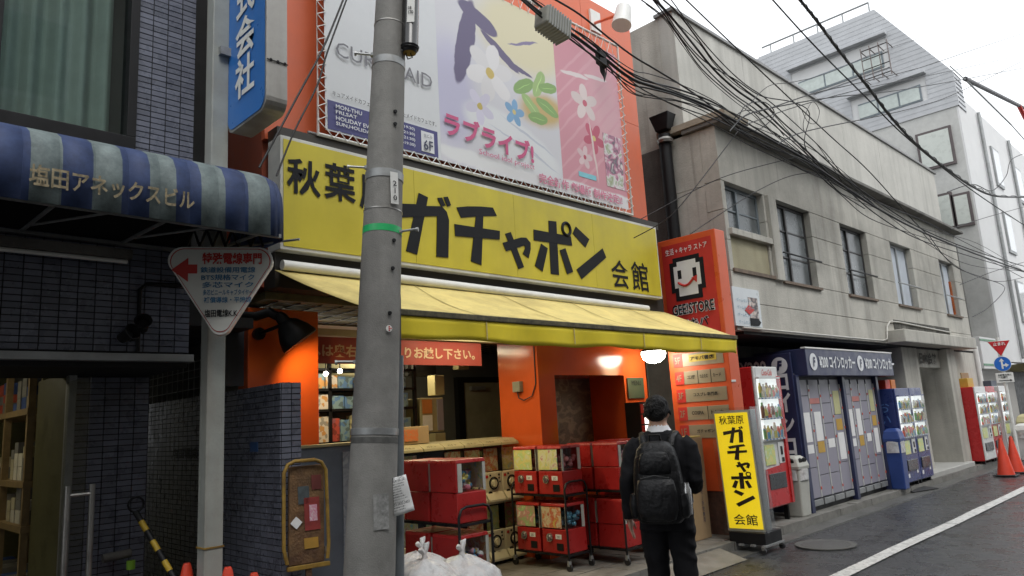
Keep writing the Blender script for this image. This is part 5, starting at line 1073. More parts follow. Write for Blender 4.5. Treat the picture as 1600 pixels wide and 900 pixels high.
# ------------------------------------------------------------------ old concrete building
GY = 4.75; GX0, GX1 = 8.92, 20.4; UY = 5.25
cbd = thing('concrete_building', 'old stained grey concrete two-storey building with boarded upper windows', 'building', (GX0, GY, 0))
wins = [(9.02, 10.14, 4.0, 4.72), (10.50, 11.76, 3.44, 4.72), (13.0, 14.24, 3.44, 4.72), (15.5, 16.75, 3.44, 4.72), (18.7, 19.8, 3.44, 4.72)]
zs = [2.62, 3.02, 3.44, 3.87, 4.30, 4.72, 5.52]
xe = [GX0]
for w in wins: xe += [w[0], w[1]]
xe.append(GX1)
def wp_(x0, x1, z0, z1, y=GY, th=.25, mt=M_conc): MB().box(x0, x1, y, y+th, z0+.004, z1-.004).build('wall_panel', mt, cbd, bevel=.004)
for a, b_ in zip(zs[:2], zs[1:3]): wp_(GX0, GX1, a, b_)
wp_(GX0, GX1, 4.72, 5.52)
for i in range(0, len(xe), 2):
    for a, b_ in zip(zs[2:5], zs[3:6]): wp_(xe[i], xe[i+1], a, b_)
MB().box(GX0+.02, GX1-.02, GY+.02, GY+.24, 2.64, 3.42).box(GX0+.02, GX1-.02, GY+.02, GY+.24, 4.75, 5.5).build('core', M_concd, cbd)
MB().box(9.02, 10.14, GY+.03, GY+.2, 3.48, 3.98).build('yellowed_spandrel', mat('yellowed_concrete', (.36, .33, .22), .85, .15, 2, bump=.2, streak=.4, dirtc=(.2, .17, .1)), cbd)
MB().box(9.0, 10.2, GY-.05, GY+.1, 3.95, 4.04).build('window_sill', M_conc, cbd, bevel=.006); MB().box(8.98, 10.2, GY-.03, GY+.1, 3.425, 3.475).build('window_sill', mat('stained_sill', (.16, .12, .09), .8, .4, 8), cbd)
MB().box(10.2, 10.44, GY-.06, GY-.001, 3.42, 4.72).build('pier', M_conc, cbd, bevel=.006)
# windows
M_pane = mat('dusty_glass', (.13, .145, .15), .25, .25, 3, dirt=.3, dirtc=(.1, .1, .1)); M_wdark = mat('window_dark', (.035, .033, .032), .5, .3); M_wal = mat('window_blue_grey', (.16, .19, .21), .45, .2); M_board = mat('white_board', (.55, .6, .66), .6, .08, 3, streak=.35, dirtc=(.35, .36, .38))
for k, (x0, x1, z0, z1) in enumerate(wins):
    y = GY+.12; fm = (M_wal, M_wdark, M_wdark, M_galv, M_galv)[k]
    f = MB().box(x0, x1, y-.02, y+.03, z0, z0+.05).box(x0, x1, y-.02, y+.03, z1-.05, z1).box(x0, x0+.05, y-.018, y+.028, z0, z1).box(x1-.05, x1, y-.018, y+.028, z0, z1)
    xm_ = x0+(x1-x0)*(.42 if k < 3 else .5); f.box(xm_-.025, xm_+.025, y-.03, y+.02, z0+.05, z1-.05)
    if k < 3:
        nr = 2 if k == 0 else 3
        for r_ in range(1, nr): zz = z0+(z1-z0)*r_/nr; f.box(x0+.05, x1-.05, y-.015, y+.015, zz-.012, zz+.012)
    fo = f.build('window_frame', fm, cbd)
    if k < 3:
        nr = 2 if k == 0 else 3
        for r_ in range(nr):
            za, zb = z0+(z1-z0)*r_/nr+.015, z0+(z1-z0)*(r_+1)/nr-.015
            MB().box(x0+.05, xm_-.026, y+.004, y+.012, za, zb).build('pane', M_pane, fo); MB().box(xm_+.026, x1-.05, y-.006, y+.002, za, zb).build('pane', M_pane, fo)
    else:
        MB().box(x0+.05, xm_-.026, y+.002, y+.01, z0+.05, z1-.05).build('board', M_board, fo); MB().box(xm_+.026, x1-.05, y+.002, y+.01, z0+.05, z1-.05).build('board', M_board, fo)
    if k: MB().tube([(x0-.04, GY-.07, z0+.42), (x1+.06, GY-.07, z0+.42)], .014, 8).build('guard_rail', M_rub if k < 3 else M_galv, cbd); MB().box(x0-.04, x1+.06, GY-.04, GY+.12, z0-.045, z0-.004).build('window_sill', _M['stained_sill'], cbd)
    MB().box(x0-.02, x1+.02, GY+.22, GY+.24, z0-.02, z1+.02).build('window_back', M_dark, cbd)
MB().box(19.7, 19.79, GY+.09, GY+.125, 3.5, 4.3).build('rust_patch', mat('rust_orange', (.4, .1, .02), .8, .5, 12), cbd)
# cornice, setback wall, side walls, roof
MB().box(GX0-.06, GX1+.05, GY-.2, UY, 5.52, 5.585).build('cornice', mat('cornice_concrete', (.17, .165, .15), .85, .3, 2, streak=.5, dirt=.3), cbd, bevel=.01)
MB().box(GX0-.08, GX0+.6, GY-.22, UY+.4, 5.585, 5.68).build('cornice_cap', mat('bare_board', (.3, .26, .2), .8, .2), cbd, bevel=.006)
nU = 6
for i in range(nU): x0 = GX0+.05+(21.6-GX0-.05)*i/nU; x1 = GX0+.05+(21.6-GX0-.05)*(i+1)/nU; MB().box(x0, x1-.006 if i < nU-1 else x1, UY, UY+.25, 5.585, 7.52).build('setback_wall_panel', M_conc2, cbd)
MB().box(GX0, 21.7, UY-.04, UY+.3, 7.52, 7.57).build('parapet_cap', mat('cap_metal', (.2, .2, .2), .5), cbd)
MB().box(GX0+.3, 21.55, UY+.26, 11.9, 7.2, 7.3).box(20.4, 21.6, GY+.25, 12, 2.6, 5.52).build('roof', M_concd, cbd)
for z0, z1 in ((0, 1.4), (1.4, 2.8), (2.8, 4.0), (4.0, 4.7), (4.7, 5.52)): MB().box(GX0, GX0+.2, GY+.252, 12, z0+.004, z1-.004).build('side_panel', M_conc, cbd)
MB().box(GX0+.05, GX0+.25, UY+.252, 12, 5.53, 7.52).build('setback_side', M_conc, cbd)
MB().box(GX0-.03, GX0+.0, 5.62, 6.9, 0, 5.45).build('sooty_side_render', M_concd, cbd)
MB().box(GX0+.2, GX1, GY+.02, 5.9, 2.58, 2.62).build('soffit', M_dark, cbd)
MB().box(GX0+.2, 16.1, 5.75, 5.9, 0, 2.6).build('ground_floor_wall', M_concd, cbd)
# rainwater hopper and black downpipe in the gap
q = W(1035, 185, X=GX0-.12)
dp = thing('downpipe', 'sooty black downpipe with square hopper on the concrete side wall', 'downpipe', tuple(q))
MB().loft([[q+Vector((dx*.07, dy*.1, -.2)) for dx, dy in ((-1, -1), (1, -1), (1, 1), (-1, 1))], [q+Vector((dx*.10, dy*.15, -.02)) for dx, dy in ((-1, -1), (1, -1), (1, 1), (-1, 1))], [q+Vector((dx*.115, dy*.165, .04)) for dx, dy in ((-1, -1), (1, -1), (1, 1), (-1, 1))]]).build('hopper', M_black, dp, bevel=.01)
MB().cyl(q+Vector((0, 0, -.26)), (q.x, q.y, 0), .09, n=16).build('pipe', M_black, dp, smooth=50); MB().lathe([(.11, -.04), (.12, 0), (.09, .04)], q+Vector((-.02, -.02, -.36)), 16).build('collar', M_steel, dp, smooth=40)
# white conduit along the first floor edge and up over the canopy
MB().tube([(GX0+.1, GY-.03, 2.655), (14.2, GY-.03, 2.66), (14.45, GY-.03, 2.7), (14.55, GY-.03, 2.95), (14.75, GY-.03, 3.05), (15.2, GY-.03, 3.06), (18.6, GY-.03, 3.0)], .015, 8).build('conduit', mat('conduit_cream', (.45, .44, .4), .5), cbd, smooth=50)
# entrance
MB().box(14.5, 19.3, 4.42, GY+.1, 2.62, 2.86).build('entrance_canopy', M_conc, cbd, bevel=.015)
MB().box(15.0, 18.6, GY-.012, GY-.004, 2.88, 3.1).build('canopy_stain', mat('black_mould', (.05, .048, .04), .9, .5, 8, dirt=.5, dirtc=(.3, .29, .255)), cbd)
MB().box(15.3, 16.2, GY+.02, 5.9, 0, 2.6).box(17.75, 18.35, GY-.1, 5.9, 0, 2.6).box(18.35, 20.4, GY+.02, 5.9, 0, 2.6).box(16.2, 17.75, GY+.06, GY+.3, 2.2, 2.6).build('entrance_wall', M_conc, cbd, bevel=.01)
text('日本会館', 1.1, .24, FX((16.35, GY+.055, 2.27)), M_concd, cbd, bold=.03, depth=.02)
MB().box(16.2, 17.75, 5.8, 5.85, .2, 2.2).build('entrance_door', mat('door_brown', (.035, .028, .022), .4), cbd)
MB().box(15.0, 18.0, 4.52, 5.8, FZ, FZ+.1).build('entrance_step', mat('pale_step', (.36, .36, .34), .6, .12, 4), cbd, bevel=.012)
# poster board with clear cover
po = thing('wall_poster', 'white poster board in clear sleeve on the concrete wall beside the pylon', 'poster', tuple(W(1170, 480, Y=GY)))
a_, b_, d_ = W(1142, 447, Y=GY-.02), W(1184, 455, Y=GY-.02), W(1145, 508, Y=GY-.02)
MB().box(a_.x, b_.x, GY-.03, GY-.008, d_.z, a_.z).build('board', mat('poster_white', (.6, .64, .66), .35, .05), po)
MB().box(a_.x+.55*(b_.x-a_.x), b_.x-.08, GY-.036, GY-.031, d_.z+.1, a_.z-.12).build('print', art('poster_figure', [(.62, .62, .62), (.3, .24, .22), (.05, .05, .06), (.6, .5, .45), (.62, .62, .62)], 6), po)
MB().prism([(a_.x+.4, GY-.034, d_.z+.3), (a_.x+.55, GY-.034, d_.z+.24), (a_.x+.4, GY-.034, d_.z+.16), (a_.x+.28, GY-.034, d_.z+.22)], (0, -.003, 0)).build('red_mark', M_redd, po); MB().prism([(b_.x-.35, GY-.038, d_.z+.12), (b_.x-.12, GY-.038, d_.z+.12), (b_.x-.05, GY-.038, d_.z+.07), (b_.x-.12, GY-.038, d_.z+.02), (b_.x-.35, GY-.038, d_.z+.02)], (0, -.003, 0)).build('arrow', M_ink, po)
for i in range(4): text('ゲームセンター', .42, .05, FX((a_.x+.08, GY-.032, a_.z-.2-.1*i)), mat('poster_blue', (.15, .3, .4), .5), po)

# ------------------------------------------------------------------ coin lockers
lk = thing('coin_lockers', 'two banks of grey coin lockers under a navy header', 'lockers', (11.8, 4.7, FZ))
LYF = 4.68; LX0, LX1 = 10.28, 13.3
MB().box(LX0, LX1, LYF+.02, 5.3, FZ+.06, 2.05).build('cabinet', mat('locker_gap', (.06, .06, .07), .6), lk); MB().box(LX0, LX1, LYF+.03, 5.3, FZ, FZ+.06).build('base', M_black, lk)
for x in (LX0-.06, 11.86, LX1): MB().box(x, x+.1, LYF-.05, LYF+.1, FZ, 2.02).build('post', M_navy, lk, bevel=.004)
M_lstrip = mat('lock_strip', (.4, .4, .4), .4, .1); M_key = mat('key_tag_red', (.5, .06, .03), .4); M_note = mat('yellow_note', (.5, .49, .26), .7); M_onote = mat('orange_note', (.5, .31, .06), .7)
for bnk, (xa, xb) in enumerate(((LX0+.05, 11.85), (11.97, LX1-.01))):
    cw = (xb-xa)/4
    for c in range(4):
        z = FZ+.17; rows = ((.42, .42, .3, .3, .24) if c in (0, 3) else (.3, .42, .3, .3, .36))
        for r_, hh in enumerate(rows):
            d_ = MB().box(xa+c*cw+.006, xa+(c+1)*cw-.05, LYF, LYF+.02, z+.004, z+hh-.006).build('door', M_lock, lk, bevel=.003)
            MB().box(xa+(c+1)*cw-.03, xa+(c+1)*cw-.005, LYF-.012, LYF+.01, z+hh*.25, z+hh*.3+.02).build('key_tag', M_key, d_)
            z += hh
        MB().box(xa+(c+1)*cw-.044, xa+(c+1)*cw-.004, LYF-.004, LYF+.02, FZ+.17, 1.88).build('lock_strip', M_lstrip, lk)
        MB().box(xa+c*cw+.02, xa+(c+1)*cw-.03, LYF-.02, LYF+.01, FZ+.07, FZ+.15).build('coin_unit', M_galv, lk, bevel=.004)
    for c, z0, hh, mt in ((0, 1.0, .42, M_paper), (0, .84, .12, M_paper), (1, 1.0, .42, M_paper), (1, .83, .16, M_onote), (2, .88, .13, M_paper), (3, 1.36, .36, M_note), (3, 1.12, .17, M_onote), (3, .68, .4, M_paper)):
        MB().box(xa+c*cw+.06, xa+(c+1)*cw-.09, LYF-.004, LYF-.001, z0+.06, z0+.06+hh).build('notice', mt, lk)
    MB().box(xa+.9*cw, xa+1.8*cw, LYF-.006, LYF-.002, 1.6, 1.68).build('red_notice', mat('pink_note', (.5, .2, .18), .7), lk)
HY = 4.5
MB().box(10.34, 13.85, HY, 5.3, 2.0, 2.39).build('header', M_navy, lk, bevel=.008); MB().box(10.33, 13.86, HY-.008, HY+.06, 2.392, 2.412).build('header_trim', M_white, lk)
for x in (10.42, 12.2):
    c_ = Vector((x+.15, HY-.003, 2.2)); MB().tube([c_, c_+Vector((0, -.004, 0))], .125, 28).build('round_mark', Mw, lk)
    text('F', .09, .14, FX((x+.11, HY-.008, 2.13)), M_navy, lk, bold=.06, shear=.2)
    text('¥200 コインロッカー', 1.36, .2, FX((x+.34, HY-.003, 2.1)), Mw, lk, bold=.03)
# side panel facing back along the street
MB().box(LX0-.1, LX0-.062, 4.66, 5.55, FZ, 2.34).build('side_panel', M_navy, lk, bevel=.006)
text('コインロッカー', .215, 1.95, FL((LX0-.103, 4.925, .1)), Mw, lk, bold=.04, vert=True)
c_ = Vector((LX0-.104, 4.83, 2.17)); MB().tube([c_, c_+Vector((-.004, 0, 0))], .12, 28).build('round_mark', Mw, lk); text('F', .09, .14, FL((LX0-.11, 4.87, 2.1)), M_navy, lk, bold=.06, shear=.2)
text('¥200', .42, .2, FL((LX0-.103, 5.45, 2.07)), Mw, lk, bold=.03)

# ------------------------------------------------------------------ vending machines
DR = art('drink_rows', [(.55, .1, .06), (.55, .5, .4), (.1, .25, .4), (.5, .42, .1), (.15, .3, .12), (.6, .6, .58), (.2, .1, .06)], 40, (1, .1, .25), cell=True, rough=.3)
M_case = mat('lit_case_back', (.6, .63, .62), .5, .05, emit=.7)
M_vwhite = mat('vending_white', (.6, .61, .6), .35, .05)
def vending(label, x0, x1, yf, z0, z1, body, front, rows=3, depth=.62, band=False, logo=None, panelmat=None):
    t = thing('vending_machine', label, 'vending machine', ((x0+x1)/2, yf, z0), 'drink vending machines'); h = z1-z0; w = x1-x0
    MB().box(x0, x1, yf+.03, yf+depth, z0, z1).build('cabinet', body, t, bevel=.015)
    MB().box(x0, x1, yf, yf+.03, z0+.02, z1).build('front_frame', front, t, bevel=.01)
    wa, wb, za, zb = x0+.07*w, x1-.1*w, z0+h*.47, z1-h*.09
    cs = MB().box(wa, wb, yf-.004, yf-.001, za, zb).build('display_back', M_case, t)
    nd = 6
    for r_ in range(rows):
        zr = za+(zb-za)*r_/rows; MB().box(wa, wb, yf-.035, yf-.004, zr, zr+.022).build('price_strip', M_vwhite, t)
        d_ = MB()
        for i in range(nd):
            cx = wa+(wb-wa)*(i+.5)/nd; hh = (zb-za)/rows*random.uniform(.55, .78)
            d_.lathe([(.026, 0), (.028, hh*.7), (.014, hh*.85), (.013, hh)], (cx, yf-.02, zr+.024), 8)
        tag(d_.build('drinks', DR, t, smooth=50), kind='stuff')
        bt = MB()
        for i in range(nd): bt.box(wa+(wb-wa)*(i+.3)/nd, wa+(wb-wa)*(i+.7)/nd, yf-.04, yf-.035, zr+.004, zr+.018)
        bt.build('select_buttons', mat('button_blue', (.1, .2, .45), .3), t)
    MB().box(wa-.01, wb+.01, yf-.05, yf-.046, za, zb).build('window_pane', M_glassd, t)
    MB().box(wa-.02, wb+.02, yf-.052, yf, zb, zb+.02).build('window_head', front, t)
    MB().box(wa, wa+w*.4, yf-.012, yf-.001, z0+h*.30, z0+h*.44).build('poster_card', panelmat or POST[0], t); MB().box(wb-w*.28, wb-w*.05, yf-.014, yf-.001, z0+h*.3, z0+h*.45).build('coin_panel', M_vwhite, t, bevel=.004)
    MB().box(wb-w*.2, wb-w*.12, yf-.02, yf-.014, z0+h*.36, z0+h*.42).build('coin_slot', M_black, t); MB().box(wb-w*.18, wb-w*.08, yf-.018, yf-.014, z0+h*.31, z0+h*.34).build('change_tray', M_black, t)
    MB().box(wa+w*.04, wb-w*.1, yf-.02, yf-.001, z0+h*.13, z0+h*.24).build('delivery_flap', mat('flap_dark', (.04, .042, .045), .25), t, bevel=.006)
    for i, (dx, dz) in enumerate(((.1, .06), (.6, .17), (.72, .09))): MB().box(x0+w*dx, x0+w*(dx+.1), yf-.003, yf-.001, z0+h*dz, z0+h*(dz+.04)).build('sticker', M_paper, t)
    for x in (x0+.05, x1-.09): MB().box(x, x+.04, yf+.04, yf+.1, FZ-.005, z0).build('foot', M_black, t); MB().box(x, x+.04, yf+depth-.1, yf+depth-.04, FZ-.005, z0).build('foot', M_black, t)
    if logo: MB().box(wa, wb, yf-.006, yf-.001, z1-h*.075, z1-.02).build('logo_plate', M_vwhite, t); text(logo[0], w*.42, h*.045, FX((x0+w*.3, yf-.008, z1-h*.066)), logo[1], t, shear=.35, bold=.01)
    return t
random.seed(9)
M_vred = mat('vending_red', (.45, .02, .022), .3, .08)
cm_ = vending('tall red drinks vending machine with white front between the yellow sign and lockers', 9.02, 9.70, 4.65, .3, 2.13, M_vred, M_vwhite, logo=('Coca-Cola', M_redd))
MB().prism([(9.03, 4.645, .33), (9.69, 4.645, .33), (9.69, 4.645, 1.2), (9.6, 4.645, .98), (9.45, 4.645, .83), (9.03, 4.645, .8)], (0, -.008, 0)).build('red_swoosh', M_vred, cm_)
MB().box(9.64, 9.705, 4.62, 4.65, .33, 2.0).build('red_edge', M_vred, cm_)
M_vblue = mat('vending_blue', (.025, .04, .15), .3, .1)
vending('left one of the dark blue vending machines by the entrance', 13.62, 14.34, 4.46, .17, 1.78, M_vblue, M_vblue)
vending('right one of the dark blue vending machines by the entrance', 14.36, 15.02, 4.46, .17, 1.78, M_vblue, M_vblue)
text('おいしい', .2, .8, FL((13.615, 4.78, .75)), mat('side_logo_blue', (.1, .2, .45), .4), [o for o in bpy.data.objects if o.get('label', '').startswith('left one of the dark blue')][0], vert=True)
vending('red vending machine next to the entrance, left of its twin', 18.42, 19.3, 4.4, .17, 1.76, M_vred, M_vwhite)
vending('red-fronted vending machine squeezed beside the white one', 19.32, 20.1, 4.4, .17, 1.76, M_vred, M_vred)
vending('white vending machine nearest the traffic signs', 20.5, 21.3, 4.4, .17, 1.76, M_vwhite, M_vwhite)
for x, c, lb in ((13.72, M_cone, 'left orange sign box on top of the blue vending machine'), (14.0, mat('box_orange', (.55, .16, .02), .5), 'right orange sign box on top of the blue vending machine')): t = MB().box(x, x+.22, 4.62, 4.8, 1.781, 1.94).build('top_box', c, bevel=.006); tag(t, lb, 'sign box')
for x, w_, h_, mt, lb in ((18.6, .45, .2, mat('carton_yellow', (.55, .35, .05), .6), 'yellow carton on top of the red vending machine'), (19.0, .6, .34, M_card, 'beige carton behind the yellow carton on the red vending machine'), (20.6, .5, .14, mat('dark_crate', (.06, .07, .09), .6), 'dark crate on top of the white vending machine')): t = MB().box(x, x+w_, 4.55+.2*(w_ > .55), 4.72+.2*(w_ > .55), 1.761, 1.761+h_).build('top_carton', mt, bevel=.008); tag(t, lb, 'carton')

# ------------------------------------------------------------------ bins
def bin_(label, c, h, w, bodym, lidm, bag=True, holes=True):
    x, y, z = c; t = thing('recycling_bin', label, 'bin', c, 'recycling bins'); d = w
    MB().loft([[Vector((x+a*w*.42, y+b*d*.42, z)) for a, b in ((-1, -1), (1, -1), (1, 1), (-1, 1))], [Vector((x+a*w*.5, y+b*d*.5, z+h*.78)) for a, b in ((-1, -1), (1, -1), (1, 1), (-1, 1))]]).build('bin_body', bodym, t, bevel=.02)
    MB().loft([[Vector((x+a*w*s_, y+b*d*s_, z+zz)) for a, b in ((-1, -1), (1, -1), (1, 1), (-1, 1))] for s_, zz in ((.52, h*.77), (.54, h*.83), (.45, h*.95), (.3, h))]).build('bin_lid', lidm, t, bevel=.015)
    if holes:
        for dx in (-.12, .12):
            q = Vector((x+dx*w*1.5, y-d*.5, z+h*.9)); MB().tube([q, q+Vector((0, .03, .012))], w*.15, 16).build('bin_hole', M_black, t)
            q = Vector((x-w*.5, y+dx*w*1.5, z+h*.9)); MB().tube([q, q+Vector((.03, 0, .012))], w*.15, 16).build('bin_hole', M_black, t)
    if bag:
        b = MB(); b.loft([[Vector((x+w*(.53+.05*noise.noise(Vector((k, zz, 1))))*math.copysign(abs(math.cos(a))**.5, math.cos(a)), y+d*(.53+.06*noise.noise(Vector((k*.7, zz, 3))))*math.copysign(abs(math.sin(a))**.5, math.sin(a)), z+h*zz)) for k, a in enumerate([6.28319*i/28+.01 for i in range(28)])] for zz in (.6, .66, .72, .79)], cap=False); b.build('bin_liner', M_plast, t, smooth=60)
    return t
M_bing = mat('bin_grey', (.42, .42, .38), .5, .12, 5)
bin_('pale grey two-hole bin between the red vending machine and lockers', (9.95, 4.72, FZ), .80, .32, M_bing, M_bing)
bin_('dark blue bin with white liner against the blue vending machine', (13.42, 4.52, FZ), 1.0, .26, mat('bin_blue', (.02, .05, .2), .4), _M['bin_blue'], holes=False)
bin_('grey-white bin beside the white vending machine', (21.0, 4.1, 0), .85, .4, mat('bin_white', (.6, .6, .58), .5), _M['bin_white'], holes=False)
bin_('yellowish round-topped bin behind the traffic cones', (21.7, 4.15, 0), 1.05, .42, mat('bin_yellow', (.5, .45, .25), .5), _M['bin_yellow'], holes=False, bag=False)
cone('front traffic cone at the right edge, standing on the wet road', (16.95, 3.76, 0.01), .72)
cone('rear traffic cone at the right edge beside the sign pole', (17.6, 3.72, 0.01), .72)

# ------------------------------------------------------------------ traffic sign pole
B0 = Vector((19.44, 4.02, 0)); tsn = thing('traffic_sign', 'white pole with red stop triangle and blue arrow sign', 'traffic sign', tuple(B0))
MB().cyl(B0, B0+Vector((0, 0, W(1555, 530, Y=4.0).z+.05)), .035, n=14).build('pole', M_white, tsn, smooth=50)
fn = Vector((-.93, -.36, 0)).normalized(); fu = Vector((-fn.y, fn.x, 0)); fu = fu if fu.dot(CAMX) > 0 else -fu; vz = Vector((0, 0, 1)); SO = B0+fn*.05
K_ = .56
def sp_(y): return SO+vz*W(1580-(728-y)*.14, y, Y=4.0).z
q = sp_(541); MB().prism([q+(-fu*.4+vz*.24)*K_, q+(fu*.4+vz*.24)*K_, q-vz*.4*K_], fn*.004).build('stop_rim', M_white, tsn); MB().prism([q+fn*.005+(-fu*.37+vz*.225)*K_, q+fn*.005+(fu*.37+vz*.225)*K_, q+fn*.005-vz*.37*K_], fn*.003).build('stop_triangle', mat('traffic_red', (.5, .02, .025), .35), tsn)
text('止まれ', .42*K_, .14*K_, (q+fn*.009+(-fu*.21+vz*.05)*K_, fu, vz), M_white, tsn, bold=.03)
q = sp_(568); MB().tube([q, q+fn*.004], .3*K_, 32).build('round_rim', M_white, tsn); MB().tube([q+fn*.005, q+fn*.008], .285*K_, 32).build('blue_disc', mat('traffic_blue', (.02, .13, .5), .35), tsn)
aw_ = [(-.05, -.2), (-.05, .1), (-.11, .1), (-.02, .22), (.07, .1), (.01, .1), (.01, -.03), (.09, -.03), (.09, .03), (.21, -.06), (.09, -.15), (.09, -.09), (.01, -.09), (.01, -.2)]
MB().prism([q+fn*.009+(fu*x+vz*y)*K_ for x, y in aw_], fn*.002).build('white_arrow', M_white, tsn)
q = sp_(590); MB().obox(q+(-fu*.3-vz*.19)*K_, fu*.6*K_, vz*.38*K_, fn*.006).build('plate', M_white, tsn, bevel=.006)
text('自転車を除く\n一方通行', .46*K_, .18*K_, (q+fn*.007+(-fu*.23-vz*.03)*K_, fu, vz), M_ink, tsn, bold=.02); MB().prism([q+fn*.008+(fu*x+vz*y)*K_ for x, y in ((-.22, -.1), (.16, -.1), (.16, -.07), (.24, -.115), (.16, -.16), (.16, -.13), (-.22, -.13))], fn*.002).build('black_arrow', M_ink, tsn)

# ------------------------------------------------------------------ tall building beyond
TX = 22.6
tt = thing('tall_building', 'tall pale building with grey slate mansard and framed windows beyond the concrete one', 'building', (TX, 5, 0))  # wall and slate colours lightened to stand for a washed-out haze
wy0, wy1 = 4.62, 10.2; ez = 9.55
MB().box(TX, TX+1.0, wy0+.05, wy1, 2.4, ez).build('side_wall', mat('tall_side_tile', (.47, .47, .45), .6, .1, 5, bump=.15, bscale=20), tt)
MB().box(TX+.003, 60, wy0, wy0+.3, 2.4, ez+.4).build('street_wall', M_pwall, tt)
MB().box(TX+.6, 60, wy0+.3, wy1, ez, ez+.2).build('roof_deck', M_concd, tt)
# mansard in courses of slate
crs = 26; rz1 = 13.3
for i in range(crs):
    z0 = ez+(rz1-ez)*i/crs; z1 = ez+(rz1-ez)*(i+1)/crs
    f0 = max(0, (i-7)/(crs-7)); ys_ = wy0-.03+1.75*f0; ye_ = wy1+.1-.2*i/crs
    segs = [(ys_, ye_)]
    for (zl, zh, ya_, yb_) in ((9.95, 10.75, 5.3, 7.4), (11.35, 12.35, 6.15, 9.1)):
        if zl < (z0+z1)/2 < zh:
            segs = [s for s in ((ys_, ya_), (yb_, ye_)) if s[1] > s[0]+.05]
    f1 = max(0, (i+1-7)/(crs-7))
    for a, b_ in segs:
        sl_ = 1.75*(f1-f0) if a == ys_ else 0; xx = TX-.03
        MB().prism([(xx, a, z0), (xx, b_, z0), (xx+.006, b_, z1), (xx+.006, a+sl_, z1)], (.04, 0, 0)).build('slate_course', M_slate, tt)
    MB().prism([(TX-.03, ys_, z0), (TX+.0, ys_+1.75*(f1-f0)+.02, z1), (TX+.0, ys_+1.75*(f1-f0)+.06, z1), (TX-.03, ys_+.04, z0)], (.8, 0, 0)).build('front_slate_course', M_slate, tt)
MB().prism([(TX+.04, wy0, ez+1.0), (TX+.04, wy0+1.78, rz1), (TX+.04, wy1, rz1), (TX+.04, wy1, ez), (TX+.04, wy0, ez)], (.8, 0, 0)).build('mansard_core', M_slate, tt)
for (zl, zh, ya_, yb_) in ((9.95, 10.75, 5.3, 7.4), (11.35, 12.35, 6.15, 9.1)):
    MB().box(TX+.0, TX+.03, ya_, yb_, zl, zh).build('balcony_back', M_pwall, tt)
    w = MB().box(TX-.03, TX+.0, ya_+.15, yb_-.2, zl+.05, zl+.55).build('window_frame', M_wal, tt)
    for k in range(3): L_ = (yb_-ya_-.35)/3; MB().box(TX-.04, TX-.031, ya_+.2+k*L_, ya_+.15+(k+1)*L_, zl+.1, zl+.5).build('pane', mat('pale_pane', (.5, .55, .52), .15), w)
    MB().box(TX-.25, TX-.02, ya_-.05, yb_+.05, zh, zh+.06).build('hood', M_slate, tt)
for (y0, y1, z0, z1) in ((4.95, 5.72, 8.0, 8.98), (4.78, 5.1, 6.2, 7.0), (5.2, 5.75, 6.2, 7.1)):
    w = MB().box(TX-.06, TX, y0-.07, y1+.07, z0-.07, z1+.07).build('window_frame', mat('brown_frame', (.1, .08, .08), .5), tt); MB().box(TX-.07, TX-.061, y0, y1, z0, z1).build('pane', mat('pale_blind', (.55, .58, .54), .3, .05), w)  # panes take one even pale colour
for y in (6.6, 7.0): MB().lathe([(.09, 0), (.1, .02), (.1, .12), (.03, .16)], (TX, y, 8.5), 14, Matrix.Rotation(R_(-90), 3, 'Y')).build('vent_cap', M_galv, tt, smooth=40)
cg = MB()
for y in (6.0, 6.25, 6.5, 6.75):
    for z in (11.0, 11.3, 11.6, 11.9): cg.cyl((TX-.5, 6.0, z), (TX-.5, 6.75, z), .015, n=5)
    cg.cyl((TX-.5, y, 10.9), (TX-.5, y, 12.0), .015, n=5).cyl((TX-.5, y, 11.9), (TX, y, 11.9), .015, n=5).cyl((TX-.5, y, 11.0), (TX, y, 11.0), .015, n=5)
cg.build('balcony_cage', mat('cage_brown', (.16, .13, .12), .6), tt)
rl = MB(); rl.tube([(TX+.1, 6.5, rz1+.35), (TX+.1, 10, rz1+.35)], .03, 6)
for y in (6.5, 7.3, 8.1, 8.9, 9.7): rl.cyl((TX+.1, y, rz1-.05), (TX+.1, y, rz1+.35), .025, n=6)
rl.build('roof_rail', M_galv, tt)
for i in range(3):
    for j in range(3):
        x0 = 25.6+i*3.0; z0 = 3.6+j*2.1
        w = MB().box(x0, x0+.9, wy0-.05, wy0, z0, z0+1.25).build('window_frame', M_galv, tt); MB().box(x0+.07, x0+.83, wy0-.06, wy0-.051, z0+.07, z0+1.18).build('pane', mat('bright_pane', (.5, .52, .53), .1), w)
for x in (24.6, 28.3): MB().cyl((x, wy0-.07, 2.5), (x, wy0-.07, ez+.3), .05, n=10).build('wall_pipe', M_galv, tt, smooth=50)
for x, z in ((26.9, 4.0), (29.9, 6.1)):
    ac = MB().box(x, x+.8, wy0-.35, wy0-.05, z, z+.6).build('air_conditioner', M_white, tt, bevel=.02); MB().tube([(x+.4, wy0-.351, z+.3), (x+.4, wy0-.36, z+.3)], .22, 18).build('fan_grille', M_black, ac)
